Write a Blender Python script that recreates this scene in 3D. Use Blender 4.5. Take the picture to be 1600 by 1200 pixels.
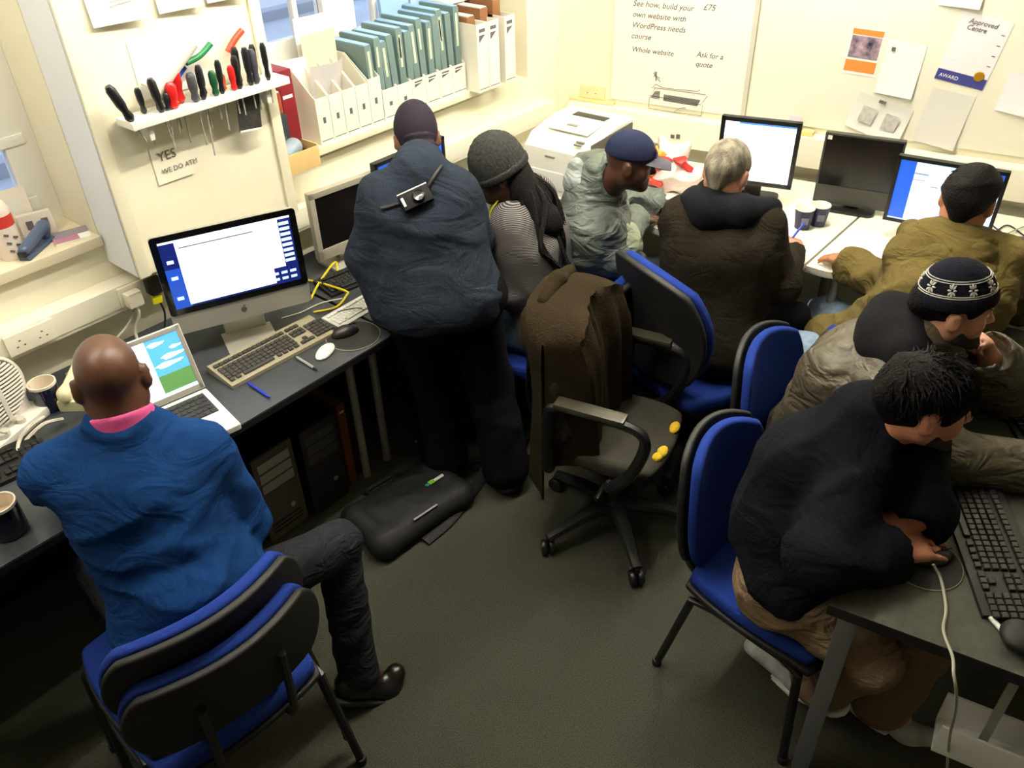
import bpy, bmesh, math, random
import numpy as np
from mathutils import Matrix, Vector
from mathutils.bvhtree import BVHTree

# ---------------------------------------------------------------- clean start
for o in list(bpy.data.objects):
    bpy.data.objects.remove(o, do_unlink=True)
S = bpy.context.scene
COL = S.collection
random.seed(7)

# ---------------------------------------------------------------- camera
FPX, CAMH = 1305.6, 2.28
def _n(v):
    v = np.array(v, float); return v / np.linalg.norm(v)
def _ray(x, y): return np.array([x - 800.0, 600.0 - y, FPX])
_Z = -_n(_ray(855, 2380)); _X = _ray(2170, -400); _X = _n(_X - _Z * _X.dot(_Z)); _Y = -np.cross(_Z, _X)
RW = np.array([_X, _Y, _Z])            # rows: world axes in camera coordinates
CP = np.array([0, 0, CAMH])
def px(x, y, z):                        # photo pixel -> point on the level z
    d = RW @ _ray(x, y); return CP + d * ((z - CAMH) / d[2])
def pxY(x, y, yw):                      # photo pixel -> point on a plane parallel to the window wall
    d = RW @ _ray(x, y); return CP + d * (yw / d[1])
CORNER = np.array([3.47, 2.64, 0.0]); DB = np.array([0.184, -0.983, 0.0]); NB = np.array([-0.983, -0.184, 0.0])
def pxB(x, y, off=0.0):                 # photo pixel -> point on the board wall (off = metres in front of it)
    d = RW @ _ray(x, y); q = CORNER + NB * off
    return CP + d * (np.dot(q - CP, NB) / np.dot(d, NB))
cam_d = bpy.data.cameras.new('camera'); cam = bpy.data.objects.new('camera', cam_d); COL.objects.link(cam)
cam_d.sensor_width = 36.0; cam_d.lens = FPX / 1600 * 36.0; cam_d.clip_start = 0.05; cam_d.clip_end = 100
r_, u_, f_ = RW @ [1, 0, 0], RW @ [0, 1, 0], RW @ [0, 0, 1]
m = Matrix.Identity(4)
for i in range(3):
    m[i][0], m[i][1], m[i][2], m[i][3] = r_[i], u_[i], -f_[i], CP[i]
cam.matrix_world = m
S.camera = cam

# ---------------------------------------------------------------- light and exposure
S.view_settings.view_transform = 'Standard'; S.view_settings.look = 'None'
S.view_settings.gamma = 1.0; S.view_settings.use_curve_mapping = False
S.view_settings.exposure = 0.0
W = bpy.data.worlds.new('dusk_sky'); S.world = W; W.use_nodes = True
bg = W.node_tree.nodes['Background']
bg.inputs[0].default_value = (0.55, 0.68, 0.92, 1); bg.inputs[1].default_value = 1.9
TUBE_POWER = 235.0
TUBES = [((1.65, 1.5, 2.62), 1.0), ((3.0, 1.2, 2.62), 1.1), ((.15, 2.0, 2.62), .5)]      # place, relative output

# ---------------------------------------------------------------- materials
def lin(c):
    if isinstance(c, str):
        c = [int(c[i:i + 2], 16) / 255 for i in (0, 2, 4)]
        c = [x / 12.92 if x <= .04045 else ((x + .055) / 1.055) ** 2.4 for x in c]
    return tuple(c)[:3] + (1.0,)
MATS = {}
def mat(name, col='808080', rough=.5, metal=0.0, var=None, bump=None, spec=.5, emit=None, col2=None, stretch=None, sheen=0, alpha=None, trans=None, coat=0, wr=None):
    """var=(scale, amount): mottled colour; bump=(scale, strength); emit=(hex, strength)"""
    if name in MATS: return MATS[name]
    m = bpy.data.materials.new(name); m.use_nodes = True; MATS[name] = m
    nt = m.node_tree; b = nt.nodes['Principled BSDF']; L = nt.links
    b.inputs['Base Color'].default_value = lin(col); b.inputs['Roughness'].default_value = rough
    b.inputs['Metallic'].default_value = metal; b.inputs['Specular IOR Level'].default_value = spec
    if sheen: b.inputs['Sheen Weight'].default_value = sheen
    if coat: b.inputs['Coat Weight'].default_value = coat
    if trans: b.inputs['Transmission Weight'].default_value = trans
    if alpha is not None: b.inputs['Alpha'].default_value = alpha
    vec = None
    if var or bump:
        tc = nt.nodes.new('ShaderNodeTexCoord'); vec = tc.outputs['Object']
        if stretch:
            mp = nt.nodes.new('ShaderNodeMapping'); mp.inputs['Scale'].default_value = stretch
            L.new(vec, mp.inputs[0]); vec = mp.outputs[0]
    if var:
        nz = nt.nodes.new('ShaderNodeTexNoise'); nz.inputs['Scale'].default_value = var[0]; nz.inputs['Detail'].default_value = 5
        L.new(vec, nz.inputs['Vector'])
        rp = nt.nodes.new('ShaderNodeValToRGB'); rp.color_ramp.elements[0].position = .3; rp.color_ramp.elements[1].position = .7
        c = lin(col); c2 = lin(col2) if col2 else None
        a = var[1]
        rp.color_ramp.elements[0].color = tuple(x * (1 - a) for x in c[:3]) + (1,)
        rp.color_ramp.elements[1].color = c2 if c2 else tuple(min(1, x * (1 + a)) for x in c[:3]) + (1,)
        L.new(nz.outputs[0], rp.inputs[0]); L.new(rp.outputs[0], b.inputs['Base Color'])
    if bump:
        nb = nt.nodes.new('ShaderNodeTexNoise'); nb.inputs['Scale'].default_value = bump[0]; nb.inputs['Detail'].default_value = 4
        L.new(vec, nb.inputs['Vector'])
        bp = nt.nodes.new('ShaderNodeBump'); bp.inputs['Strength'].default_value = bump[1]; bp.inputs['Distance'].default_value = .01
        L.new(nb.outputs[0], bp.inputs['Height']); L.new(bp.outputs[0], b.inputs['Normal'])
    if wr:                              # cloth creases: distorted low-frequency relief
        tw = nt.nodes.new('ShaderNodeTexCoord'); nw = nt.nodes.new('ShaderNodeTexNoise'); nw.inputs['Scale'].default_value = wr[0]; nw.inputs['Detail'].default_value = 2.5; nw.inputs['Distortion'].default_value = 1.6
        nw.noise_type = 'RIDGED_MULTIFRACTAL' if len(wr) > 2 else 'FBM'
        mp2 = nt.nodes.new('ShaderNodeMapping'); mp2.inputs['Scale'].default_value = (1.0, 1.0, 1.9)
        L.new(tw.outputs['Object'], mp2.inputs[0]); L.new(mp2.outputs[0], nw.inputs['Vector'])
        b2 = nt.nodes.new('ShaderNodeBump'); b2.inputs['Strength'].default_value = wr[1]; b2.inputs['Distance'].default_value = .03
        L.new(nw.outputs[0], b2.inputs['Height'])
        if bump: L.new(b2.outputs[0], bp.inputs['Normal'])
        else: L.new(b2.outputs[0], b.inputs['Normal'])
    if emit:
        b.inputs['Emission Color'].default_value = lin(emit[0]); b.inputs['Emission Strength'].default_value = emit[1]
    return m
def stripes(name, c1, c2, scale, axis='Z', rough=.9, thr=.5):
    m = mat(name, c1, rough); nt = m.node_tree; b = nt.nodes['Principled BSDF']
    tc = nt.nodes.new('ShaderNodeTexCoord'); w = nt.nodes.new('ShaderNodeTexWave'); w.bands_direction = axis
    w.inputs['Scale'].default_value = scale; w.inputs['Distortion'].default_value = .4; w.inputs['Detail'].default_value = 1
    rp = nt.nodes.new('ShaderNodeValToRGB'); rp.color_ramp.elements[0].position = thr; rp.color_ramp.elements[1].position = min(1, thr + .25)
    rp.color_ramp.elements[0].color = lin(c1); rp.color_ramp.elements[1].color = lin(c2)
    nt.links.new(tc.outputs['Object'], w.inputs[0]); nt.links.new(w.outputs[1], rp.inputs[0]); nt.links.new(rp.outputs[0], b.inputs['Base Color'])
    return m

# ---------------------------------------------------------------- objects
def tag(o, label=None, cat=None, group=None, kind=None):
    if label: o['label'] = label
    if cat: o['category'] = cat
    if group: o['group'] = group
    if kind: o['kind'] = kind
    return o
def empty(name, loc=(0, 0, 0), rz=0.0, label=None, cat=None, group=None, rot=None):
    o = bpy.data.objects.new(name, None); COL.objects.link(o); o.empty_display_size = .05
    o.location = tuple(loc); o.rotation_euler = rot if rot else (0, 0, rz)
    return tag(o, label, cat, group)
def copy_tree(o, parent=None):
    c = o.copy(); COL.objects.link(c); c.parent = parent
    for ch in list(o.children): copy_tree(ch, c)
    return c
class MB:
    """collects shapes; build() links them as one mesh object"""
    def __init__(s): s.bm = bmesh.new()
    def box(s, lo, hi, bevel=0.0, rot=None, at=None, seg=2):
        lo, hi = [min(a, b) for a, b in zip(lo, hi)], [max(a, b) for a, b in zip(lo, hi)]
        t = bmesh.new(); bmesh.ops.create_cube(t, size=1)
        for v in t.verts:
            v.co = Vector([(lo[i] + hi[i]) / 2 + v.co[i] * (hi[i] - lo[i]) for i in range(3)])
        if bevel: bmesh.ops.bevel(t, geom=t.edges[:], offset=bevel, segments=seg, affect='EDGES', profile=.7)
        return s._add(t, rot, at)
    def prism(s, poly, z0, z1, axis='Z', bevel=0.0, rot=None, at=None, seg=2):
        t = bmesh.new(); n = len(poly)
        def mk(p, z): return {'Z': (p[0], p[1], z), 'Y': (p[0], z, p[1]), 'X': (z, p[0], p[1])}[axis]
        a = [t.verts.new(mk(p, z0)) for p in poly]; b = [t.verts.new(mk(p, z1)) for p in poly]
        t.faces.new(a); t.faces.new(b[::-1])
        for i in range(n): t.faces.new((a[i], b[i], b[(i + 1) % n], a[(i + 1) % n]))
        bmesh.ops.recalc_face_normals(t, faces=t.faces[:])
        if bevel:
            es = [e for e in t.edges if (e.verts[0] in a and e.verts[1] in a) or (e.verts[0] in b and e.verts[1] in b)]
            bmesh.ops.bevel(t, geom=es, offset=bevel, segments=seg, affect='EDGES', profile=.7)
        return s._add(t, rot, at)
    def lathe(s, prof, seg=24, rot=None, at=None, cap=True):
        t = bmesh.new(); rings = []
        for r, z in prof:
            rings.append([t.verts.new((r * math.cos(2 * math.pi * k / seg), r * math.sin(2 * math.pi * k / seg), z)) for k in range(seg)])
        for A, B in zip(rings, rings[1:]):
            for k in range(seg): t.faces.new((A[k], A[(k + 1) % seg], B[(k + 1) % seg], B[k]))
        if cap:
            t.faces.new(rings[0][::-1]); t.faces.new(rings[-1])
        bmesh.ops.recalc_face_normals(t, faces=t.faces[:])
        return s._add(t, rot, at)
    def tube(s, pts, r, seg=8, cap=True, flat=1.0):
        pts = [Vector(p) for p in pts]; rs = r if isinstance(r, (list, tuple)) else [r] * len(pts)
        t = bmesh.new(); rings = []; up = Vector((0, 0, 1)); N = None
        for i, p in enumerate(pts):
            d = (pts[min(i + 1, len(pts) - 1)] - pts[max(i - 1, 0)])
            if d.length < 1e-9: d = Vector((0, 0, 1))
            d.normalize()
            if N is None:
                N = d.cross(up)
                if N.length < .05: N = d.cross(Vector((1, 0, 0)))
            N = (N - d * N.dot(d)); N.normalize(); B = d.cross(N)
            rings.append([t.verts.new(p + N * (rs[i] * math.cos(2 * math.pi * k / seg)) + B * (rs[i] * flat * math.sin(2 * math.pi * k / seg))) for k in range(seg)])
        for A, Bq in zip(rings, rings[1:]):
            for k in range(seg): t.faces.new((A[k], A[(k + 1) % seg], Bq[(k + 1) % seg], Bq[k]))
        if cap: t.faces.new(rings[0][::-1]); t.faces.new(rings[-1])
        bmesh.ops.recalc_face_normals(t, faces=t.faces[:])
        return s._add(t)
    def grid(s, fn, nu, nv, thick=0.0):
        """surface fn(u,v) in [0,1]^2, optionally with thickness along its normal"""
        t = bmesh.new()
        g = [[t.verts.new(tuple(fn(i / nu, j / nv))) for j in range(nv + 1)] for i in range(nu + 1)]
        for i in range(nu):
            for j in range(nv): t.faces.new((g[i][j], g[i + 1][j], g[i + 1][j + 1], g[i][j + 1]))
        if thick:
            t.normal_update(); bmesh.ops.solidify(t, geom=t.faces[:], thickness=thick)
        return s._add(t)
    def _add(s, t, rot=None, at=None):
        if rot is not None: bmesh.ops.transform(t, matrix=rot.to_4x4(), verts=t.verts[:])
        if at is not None: bmesh.ops.translate(t, vec=Vector(at), verts=t.verts[:])
        me = bpy.data.meshes.new('t'); t.to_mesh(me); t.free(); s.bm.from_mesh(me); bpy.data.meshes.remove(me)
        return s
    def build(s, name, m, parent=None, smooth=True, ang=40):
        me = bpy.data.meshes.new(name); s.bm.to_mesh(me); s.bm.free()
        o = bpy.data.objects.new(name, me); COL.objects.link(o)
        me.materials.append(m if not isinstance(m, str) else MATS[m])
        if smooth:
            me.polygons.foreach_set('use_smooth', [True] * len(me.polygons))
            me.set_sharp_from_angle(angle=math.radians(ang))
        if parent: o.parent = parent
        return o
def rotz(a): return Matrix.Rotation(a, 3, 'Z')
def rot(ax, a): return Matrix.Rotation(a, 3, ax)
def arc(p0, p1, p2, n=8):              # quadratic bend
    p0, p1, p2 = [np.array(p, float) for p in (p0, p1, p2)]
    return [(1 - t) ** 2 * p0 + 2 * t * (1 - t) * p1 + t * t * p2 for t in [i / n for i in range(n + 1)]]
def spline(P, n=8):
    P = [np.array(p, float) for p in P]; out = []
    Q = [2 * P[0] - P[1]] + P + [2 * P[-1] - P[-2]]
    for i in range(1, len(Q) - 2):
        for k in range(n):
            t = k / n; a, b, c, d = Q[i - 1:i + 3]
            out.append(.5 * ((2 * b) + (c - a) * t + (2 * a - 5 * b + 4 * c - d) * t * t + (3 * b - a - 3 * c + d) * t ** 3))
    out.append(P[-1]); return out
def rrect(w, h, r, n=5, cx=0, cy=0):
    out = []
    for sx, sy, a0 in ((1, 1, 0), (-1, 1, 90), (-1, -1, 180), (1, -1, 270)):
        for k in range(n + 1):
            a = math.radians(a0 + 90 * k / n)
            out.append((cx + sx * (w / 2 - r) + r * math.cos(a), cy + sy * (h / 2 - r) + r * math.sin(a)))
    return out
def struct(o): o['kind'] = 'structure'; return o
def text(s, size, m, parent, M4, name='lettering', shear=0.0, depth=.0006):
    cu = bpy.data.curves.new(name, 'FONT'); cu.body = s; cu.size = size; cu.shear = shear; cu.extrude = depth; cu.resolution_u = 3
    t = bpy.data.objects.new('t', cu); COL.objects.link(t)
    me = bpy.data.meshes.new_from_object(t.evaluated_get(bpy.context.evaluated_depsgraph_get()))
    bpy.data.objects.remove(t); bpy.data.curves.remove(cu)
    o = bpy.data.objects.new(name, me); COL.objects.link(o); me.materials.clear(); me.materials.append(m)
    o.matrix_local = M4
    if parent: o.parent = parent; o.matrix_local = M4
    return o
def frame4(origin, xdir, ydir):
    x = Vector(_n(xdir)); y = Vector(_n(ydir)); z = x.cross(y)
    M = Matrix.Identity(4)
    for i in range(3): M[i][0], M[i][1], M[i][2], M[i][3] = x[i], y[i], z[i], float(origin[i])
    return M
# ================================================================ the room
CREAM = mat('cream_wall_paint', 'EFEAD2', .6, var=(1.5, .03), bump=(60, .05))
WHITEP = mat('white_gloss_paint', 'ECEAE2', .35, var=(3, .02))
TRIM = mat('cream_trim_paint', 'EEE9CF', .45)
CARPET = mat('dark_carpet', '4A4B41', .95, var=(260, .45), bump=(420, .8), spec=.1)
PLASTIC_CREAM = mat('cream_plastic', 'EDE8D6', .4)
GLASS = mat('window_glass', 'FFFFFF', .02, trans=1.0)
YW, WIN, CEIL = 2.64, 2.86, 2.75
def PB(t, z, off=0.0):                  # point on the board wall, t metres from the corner
    q = CORNER + DB * t + NB * off; return np.array([q[0], q[1], z])
XL, YR = -1.6, -2.6                      # far sides of the room, behind the camera
floor = MB(); floor.prism([(XL, YR), (5.0, YR), (5.0, 3.0), (XL, 3.0)], -.05, 0); floor = struct(floor.build('floor', CARPET, smooth=False))
ceil = MB(); ceil.prism([(XL, YR), (5.0, YR), (5.0, 3.0), (XL, 3.0)], CEIL, CEIL + .05); ceil = struct(ceil.build('ceiling', mat('ceiling_paint', 'E2DECB', .8), smooth=False))
# window wall: apron below, piers, head, window reveals
W1A, W1B, W1Z0, W1Z1 = -.9, 1.02, 1.07, 2.35      # left window opening
W2A, W2B, W2Z0, W2Z1 = 1.60, 3.24, 1.07, 2.35      # right window opening
w = MB()
XC = CORNER[0]
YB_ = WIN + .12
w.box((XL, YW, 0), (XC + .06, YB_, W1Z0))
w.box((XL, YW, W1Z1), (XC + .06, YB_, CEIL))
w.box((XL, YW, W1Z0), (W1A, YB_, W1Z1))
w.box((W1B, YW, W1Z0), (W2A, YB_, W1Z1))
w.box((W2B, YW, W1Z0), (XC + .06, YB_, W1Z1))
wallA = struct(w.build('wall_back', CREAM, smooth=False))
w = MB(); q0, q1 = PB(-.1, 0), PB(5.6, 0); o0, o1 = PB(5.6, 0, -.12), PB(-.1, 0, -.12)
w.prism([tuple(q0[:2]), tuple(q1[:2]), tuple(o0[:2]), tuple(o1[:2])], 0, CEIL)
wallB = struct(w.build('wall_right', CREAM, smooth=False))
w = MB(); w.box((XL - .1, YR, 0), (XL, 3.0, CEIL)); struct(w.build('wall_left', mat('low_bounce_wall_paint', '7E7A6C', .7), smooth=False))  # unseen walls given a darker colour so they bounce less light
w = MB(); w.box((XL, YR - .1, 0), (5.0, YR, CEIL)); struct(w.build('wall_front', MATS['low_bounce_wall_paint'], smooth=False))
# boxed-in pier between the windows
PX0, PX1, PYF, PZ0 = 1.03, 1.655, 2.45, 1.0
w = MB(); w.box((PX0, PYF, PZ0), (PX1, YW, CEIL)); pier = struct(w.build('wall_pier', CREAM, smooth=False))
w = MB(); w.box((PX0 - .006, PYF + .004, PZ0 + .004), (PX0 - .0005, YW - .001, CEIL)); struct(w.build('trim_1', mat('daylit_white_paint', 'E9EDF5', .5), pier, smooth=False))  # white pier side, bluish window daylight put into its colour
w = MB(); w.box((PX0 - .004, PYF - .012, PZ0), (PX0 + .035, PYF - .0005, CEIL), .004); struct(w.build('trim_2', TRIM, pier))
w = MB(); w.box((PX1 - .035, PYF - .012, PZ0), (PX1 + .004, PYF - .0005, CEIL), .004); struct(w.build('trim_3', TRIM, pier))
# cable trunking along both walls
w = MB(); w.box((XL + .02, 2.565, .853), (XC - .12, YW - .0005, .945), .006); w.box((XL + .02, 2.561, .868), (XC - .12, 2.567, .945), .002)
struct(w.build('trim_4', PLASTIC_CREAM))
w = MB(); a, b = PB(.10, 0, .0005), PB(4.6, 0, .0005); a2, b2 = PB(.10, 0, .075), PB(4.6, 0, .075)
w.prism([tuple(a[:2]), tuple(b[:2]), tuple(b2[:2]), tuple(a2[:2])], .79, .925, bevel=.006)
struct(w.build('trim_5', PLASTIC_CREAM))

# windows -----------------------------------------------------------
def bar(name, lo, hi, parent, m=None, bv=.005):
    b = MB(); b.box(lo, hi, bv); return b.build(name, m or WHITEP, parent)
win1 = struct(empty('window_1', (W1A, WIN, W1Z0)))
def rel(o, *p): return tuple(p[i] - o.location[i] for i in range(3))
def winbar(root, n, x0, x1, z0, z1, d=.05, yo=0.0, m=None):
    return bar(n, rel(root, x0, WIN + yo, z0), rel(root, x1, WIN + yo + d, z1), root, m)
def pane(root, x0, x1, z0, z1, m=GLASS, yo=.02):
    return bar('pane', rel(root, x0, WIN + yo, z0), rel(root, x1, WIN + yo + .006, z1), root, m, 0)
winbar(win1, 'window_frame', W1A, W1A + .06, W1Z0, W1Z1); winbar(win1, 'window_frame', W1B - .10, W1B, W1Z0, W1Z1)
winbar(win1, 'window_frame', W1A + .061, W1B - .101, W1Z0, W1Z0 + .07, .05, -.003); winbar(win1, 'window_frame', W1A + .061, W1B - .101, W1Z1 - .06, W1Z1, .05, -.003)
GREYP = mat('grey_window_panel', 'D2D0CA', .5)
winbar(win1, 'transom', W1A + .06, W1B - .035, 1.368, 1.402, .055, -.005)
winbar(win1, 'window_frame', .10, .16, W1Z0, W1Z1, .05, -.009)
winbar(win1, 'window_frame', W1A + .061, W1B - .06, W1Z0 + .0705, 1.20, .045, -.006)
pane(win1, .16, W1B - .035, 1.195, 1.37); pane(win1, W1A + .06, .10, 1.195, 1.37)
winbar(win1, 'window_panel', .16, W1B - .04, 1.402, W1Z1 - .06, .03, .012, GREYP)
winbar(win1, 'window_panel', W1A + .06, .10, 1.402, W1Z1 - .06, .03, .012, GREYP)
DARKGAP = mat('dark_gap', '2E3032', .6)
winbar(win1, 'window_gap_shade', .95, .957, 1.405, 1.50, .004, .006, DARKGAP); winbar(win1, 'window_gap_shade', .60, .957, 1.405, 1.41, .004, .006, DARKGAP)  # dark strips painted in for the shaded gap round the panel
w = MB(); w.box((W1A, 2.612, 1.072), (W1B - .002, WIN + .0, 1.105), .003); struct(w.build('trim_6', mat('window_board', 'DDD2B6', .4)))
win2 = struct(empty('window_2', (W2A, WIN, W2Z0)))
for x0, x1, in ((W2A, 1.94), (2.225, 2.385), (W2B - .06, W2B)): winbar(win2, 'window_frame', x0, x1, W2Z0, W2Z1, .06, -.01)
winbar(win2, 'window_frame', W2A, W2B, W2Z1 - .06, W2Z1)
winbar(win2, 'window_frame', 1.94, 2.225, W2Z0, 1.462); winbar(win2, 'window_frame', 2.385, W2B - .06, W2Z0, 1.428)
for x in (2.10, 2.505, 2.74, 2.96): winbar(win2, 'glazing_bar', x - .011, x + .011, 1.42, W2Z1 - .06, .035)
for x0, x1 in ((1.94, 2.225), (2.385, W2B - .06)):
    winbar(win2, 'glazing_bar', x0, x1, 1.86, 1.885, .03); pane(win2, x0, x1, 1.42, W2Z1 - .06)
w = MB(); w.box((PX1 - .05, 2.592, 1.10), (2.86, WIN - .012, 1.13), .003); struct(w.build('trim_7', mat('cream_shelf_board', 'EDE7CD', .45)))
# street outside
g = MB(); g.prism([(-14, 3.2), (24, 3.2), (24, 26), (-14, 26)], -.25, -.2); struct(g.build('pavement', mat('wet_asphalt', 'B4BAC2', .5, var=(.7, .12)), smooth=False))
g = MB(); g.box((-14, 7.1, -.2), (24, 7.3, -.08)); g.box((-14, 9.6, -.2), (24, 9.8, -.08)); struct(g.build('kerb', mat('kerb_stone', '969CA6', .7), smooth=False))
# boards on the right wall
def wall_panel(name, t0, t1, z0, z1, m, th=.008, off=.0005, parent=None, bv=.001):
    b = MB(); M4 = frame4(PB(t0, z0, off), DB, (0, 0, 1))
    b.box((0, 0, 0), (t1 - t0, z1 - z0, th), bv); o = b.build(name, m, parent)
    for v in o.data.vertices: v.co = M4 @ v.co
    return o
# frame4: x=DB, y=up, z = DB x up = pointing into the room
WB = mat('whiteboard_face', 'F3F2E8', .25)
wb = tag(empty('whiteboard', PB(.31, .95), 0), 'large white board with handwritten course prices and a scribbled boat-like drawing', 'whiteboard')
def wpart(root, name, t0, t1, z0, z1, m, th, off):
    o = wall_panel(name, t0, t1, z0, z1, m, th, off); o.parent = root; o.location = -Vector(root.location); return o
wpart(wb, 'board', .31, .965, .955, 2.2, WB, .012, .0005)
wpart(wb, 'edge_strip', .965, .985, .955, 2.2, mat('grey_strip', 'CFCDBE', .4), .016, .0005)
INK = mat('black_marker', '5E585A', .7)
def wtext(root, s, t, z, size, off=.013, m=INK, shear=.25, tilt=0.0, name='lettering'):
    x = DB * math.cos(tilt) + np.array([0, 0, math.sin(tilt)]); y = np.cross(np.cross(DB, [0, 0, 1]), x)
    o = text(s, size, m, root, frame4(PB(t, z, off) - np.array(root.location), x, y), name, shear)
    return o
for s, t, z, sz in (('See how, build your', .40, 1.392, .036), ('\u00a375', .735, 1.402, .036), ('own website with', .40, 1.345, .036), ('WordPress needs', .40, 1.298, .036), ('course', .40, 1.25, .036),
                    ('Whole website', .405, 1.19, .034), ('Ask for a', .725, 1.20, .034), ('quote', .725, 1.158, .034)):
    wtext(wb, s, t, z, sz)
d = MB()
def stroke(pts, r=.0025): d.tube([PB(t, z, .0128) for t, z in pts], r, 5, flat=.4)
for p in ([(.52, 1.035), (.79, 1.035)], [(.54, 1.035), (.515, .995), (.77, .985), (.80, 1.03)], [(.515, .99), (.51, .94)], [(.51, .935), (.64, .932), (.67, .955), (.70, .962)], [(.64, .932), (.78, .935), (.78, .985)], [(.53, 1.04), (.54, 1.052), (.58, 1.04), (.75, 1.045), (.76, 1.055)]): stroke(p)
for k in range(7): stroke([(.52 + .003 * k, .988 + .005 * k), (.565, .985 + .006 * k)], .0032); stroke([(.585, .982 + .0045 * k), (.755 + .002 * k, .978 + .0045 * k)], .0035)
for k in range(6): stroke([(.535 + .006 * math.cos(k), 1.10 + .012 * math.sin(k * 2)), (.545 - .02 * math.cos(k * 1.3), 1.085 - .02 * math.sin(k))], .003)
o = d.build('marker_drawing', INK, wb); o.location = -Vector(wb.location)
pb = tag(empty('pinboard', PB(.99, .955), 0), 'wide plain white wall board carrying the pinned papers', 'board')
wpart(pb, 'board', .992, 3.6, .955, 2.2, mat('pinboard_face', 'F0EEDD', .5, var=(2, .015)), .010, .0005)
# pinned papers --------------------------------------------------------
PAPER = mat('white_paper', 'F2F1EC', .7); PAPERG = mat('greyish_paper', 'DCDAD4', .7)
def sheet(name, label, cat, t, z, wd, ht, tilt=0.0, m=PAPER, off=.0115, curl=.012, group=None):
    root = tag(empty(name, PB(t, z, off), 0), label, cat, group)
    x = DB * math.cos(tilt) + np.array([0, 0, math.sin(tilt)]); y = np.cross(np.cross(DB, [0, 0, 1]), x)
    M4 = frame4((0, 0, 0), x, y); root['_w'] = 0
    b = MB(); b.grid(lambda u, v: (u * wd, v * ht, .001 + curl * (1 - v) ** 2 * (.4 + u)), 6, 6, .0006)
    o = b.build('paper', m, root); o.matrix_local = M4; del root['_w']
    return root, M4, curl
def printed(root, M4, name, x0, y0, x1, y1, m, z=.0045, ht=None):
    b = MB(); b.box((x0, y0, 0), (x1, y1, .0008)); o = b.build(name, m, root, smooth=False)
    o.matrix_local = M4 @ Matrix.Translation((0, 0, z)); return o
r, M4, _ = sheet('poster', 'orange poster with a dark blue and red picture and orange bands', 'poster', 1.372, 1.205, .135, .185, -.04, curl=0)
OR = mat('orange_print', 'F08A3C', .6)
printed(r, M4, 'print_band', .006, .16, .129, .182, OR, .0018); printed(r, M4, 'print_band', .004, .012, .129, .058, OR, .0018)
printed(r, M4, 'print_picture', .008, .068, .127, .155, mat('dark_photo_print', '2B3F78', .5, var=(28, .8), col2='C4A8B8'), .0018)
r, M4, _ = sheet('certificate', 'white certificate with a navy foot band and a gold seal', 'certificate', 1.735, 1.225, .19, .262, -.15, mat('lilac_white_paper', 'ECEAF0', .6), curl=.0)
printed(r, M4, 'print_band', .0, .0, .188, .042, mat('navy_print', '3A3F86', .5), .0018)
text('AWARD', .02, PAPER, r, M4 @ Matrix.Translation((.012, .013, .003)))
g = MB(); g.lathe([(.0, 0), (.02, 0), (.018, .003), (0, .003)], 16); o = g.build('seal', mat('gold_seal', 'C79A2B', .35, .5), r); o.matrix_local = M4 @ Matrix.Translation((.155, .048, .003))
for k, s in enumerate(('Approved', 'Centre')): text(s, .026, INK, r, M4 @ Matrix.Translation((.035, .228 - .024 * k, .002)), shear=.2)
for k in range(4): printed(r, M4, 'print_mark', .165, .09 + k * .04, .178, .093 + k * .04, INK, .0018)
r, M4, _ = sheet('notice', 'plain greyish sheet with faint lines pinned under the certificate', 'paper', 1.715, .965, .165, .225, -.12, PAPERG)
r, M4, _ = sheet('notice', 'white two-part sheet with a small black clip beside the orange poster', 'paper', 1.52, 1.14, .15, .215, -.05, PAPER)
printed(r, M4, 'clip', .02, .175, .035, .19, INK, .006)
r, M4, _ = sheet('notice', 'crumpled white drawing sheet with a dark clip above the black monitor', 'paper', 1.43, .99, .235, .15, -.22, PAPERG, curl=.03)
printed(r, M4, 'clip', .09, .135, .12, .148, INK, .01)
for k in range(2): printed(r, M4, 'print_sketch', .04 + k * .1, .04, .10 + k * .1, .11, mat('faint_sketch', 'C4C2BE', .7, var=(60, .15)), .022)
r, M4, _ = sheet('notice', 'white paper strip near the top above the certificate', 'paper', 1.68, 1.50, .15, .2, -.03, PAPER)
r, M4, _ = sheet('notice', 'lilac-tinted paper sheet beyond the certificate', 'paper', 1.985, 1.13, .14, .15, -.1, MATS['lilac_white_paper'])
# beige socket on the ledge of the right wall
r = tag(empty('wall_socket', PB(.14, .926, .0005), 0), 'yellowed double wall socket on a wooden strip near the corner', 'socket')
M4 = frame4((0, 0, 0), DB, (0, 0, 1)); b = MB(); b.box((-.05, 0, 0), (.19, .012, .03), .002); o = b.build('wood_strip', mat('pale_wood', 'E3CF96', .5), r); o.matrix_local = M4
b = MB(); b.box((.0, .013, 0), (.135, .078, .014), .004); o = b.build('socket_plate', mat('yellowed_plastic', 'E6D9A8', .4), r); o.matrix_local = M4
for x in (.04, .085):
    b = MB(); b.box((x, .04, .0135), (x + .006, .044, .0148)); o = b.build('socket_hole', INK, r); o.matrix_local = M4
r = tag(empty('data_outlet', PB(.66, .83, .0755), 0), 'small black data outlet on the trunking behind the carrier bag', 'socket')
for q_ in ((0, 0, .018, .016), (.028, .002, .046, .022)):
    b = MB(); b.box((q_[0], q_[1], 0), (q_[2], q_[3], .006), .001); o = b.build('outlet', INK, r); o.matrix_local = M4
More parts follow.
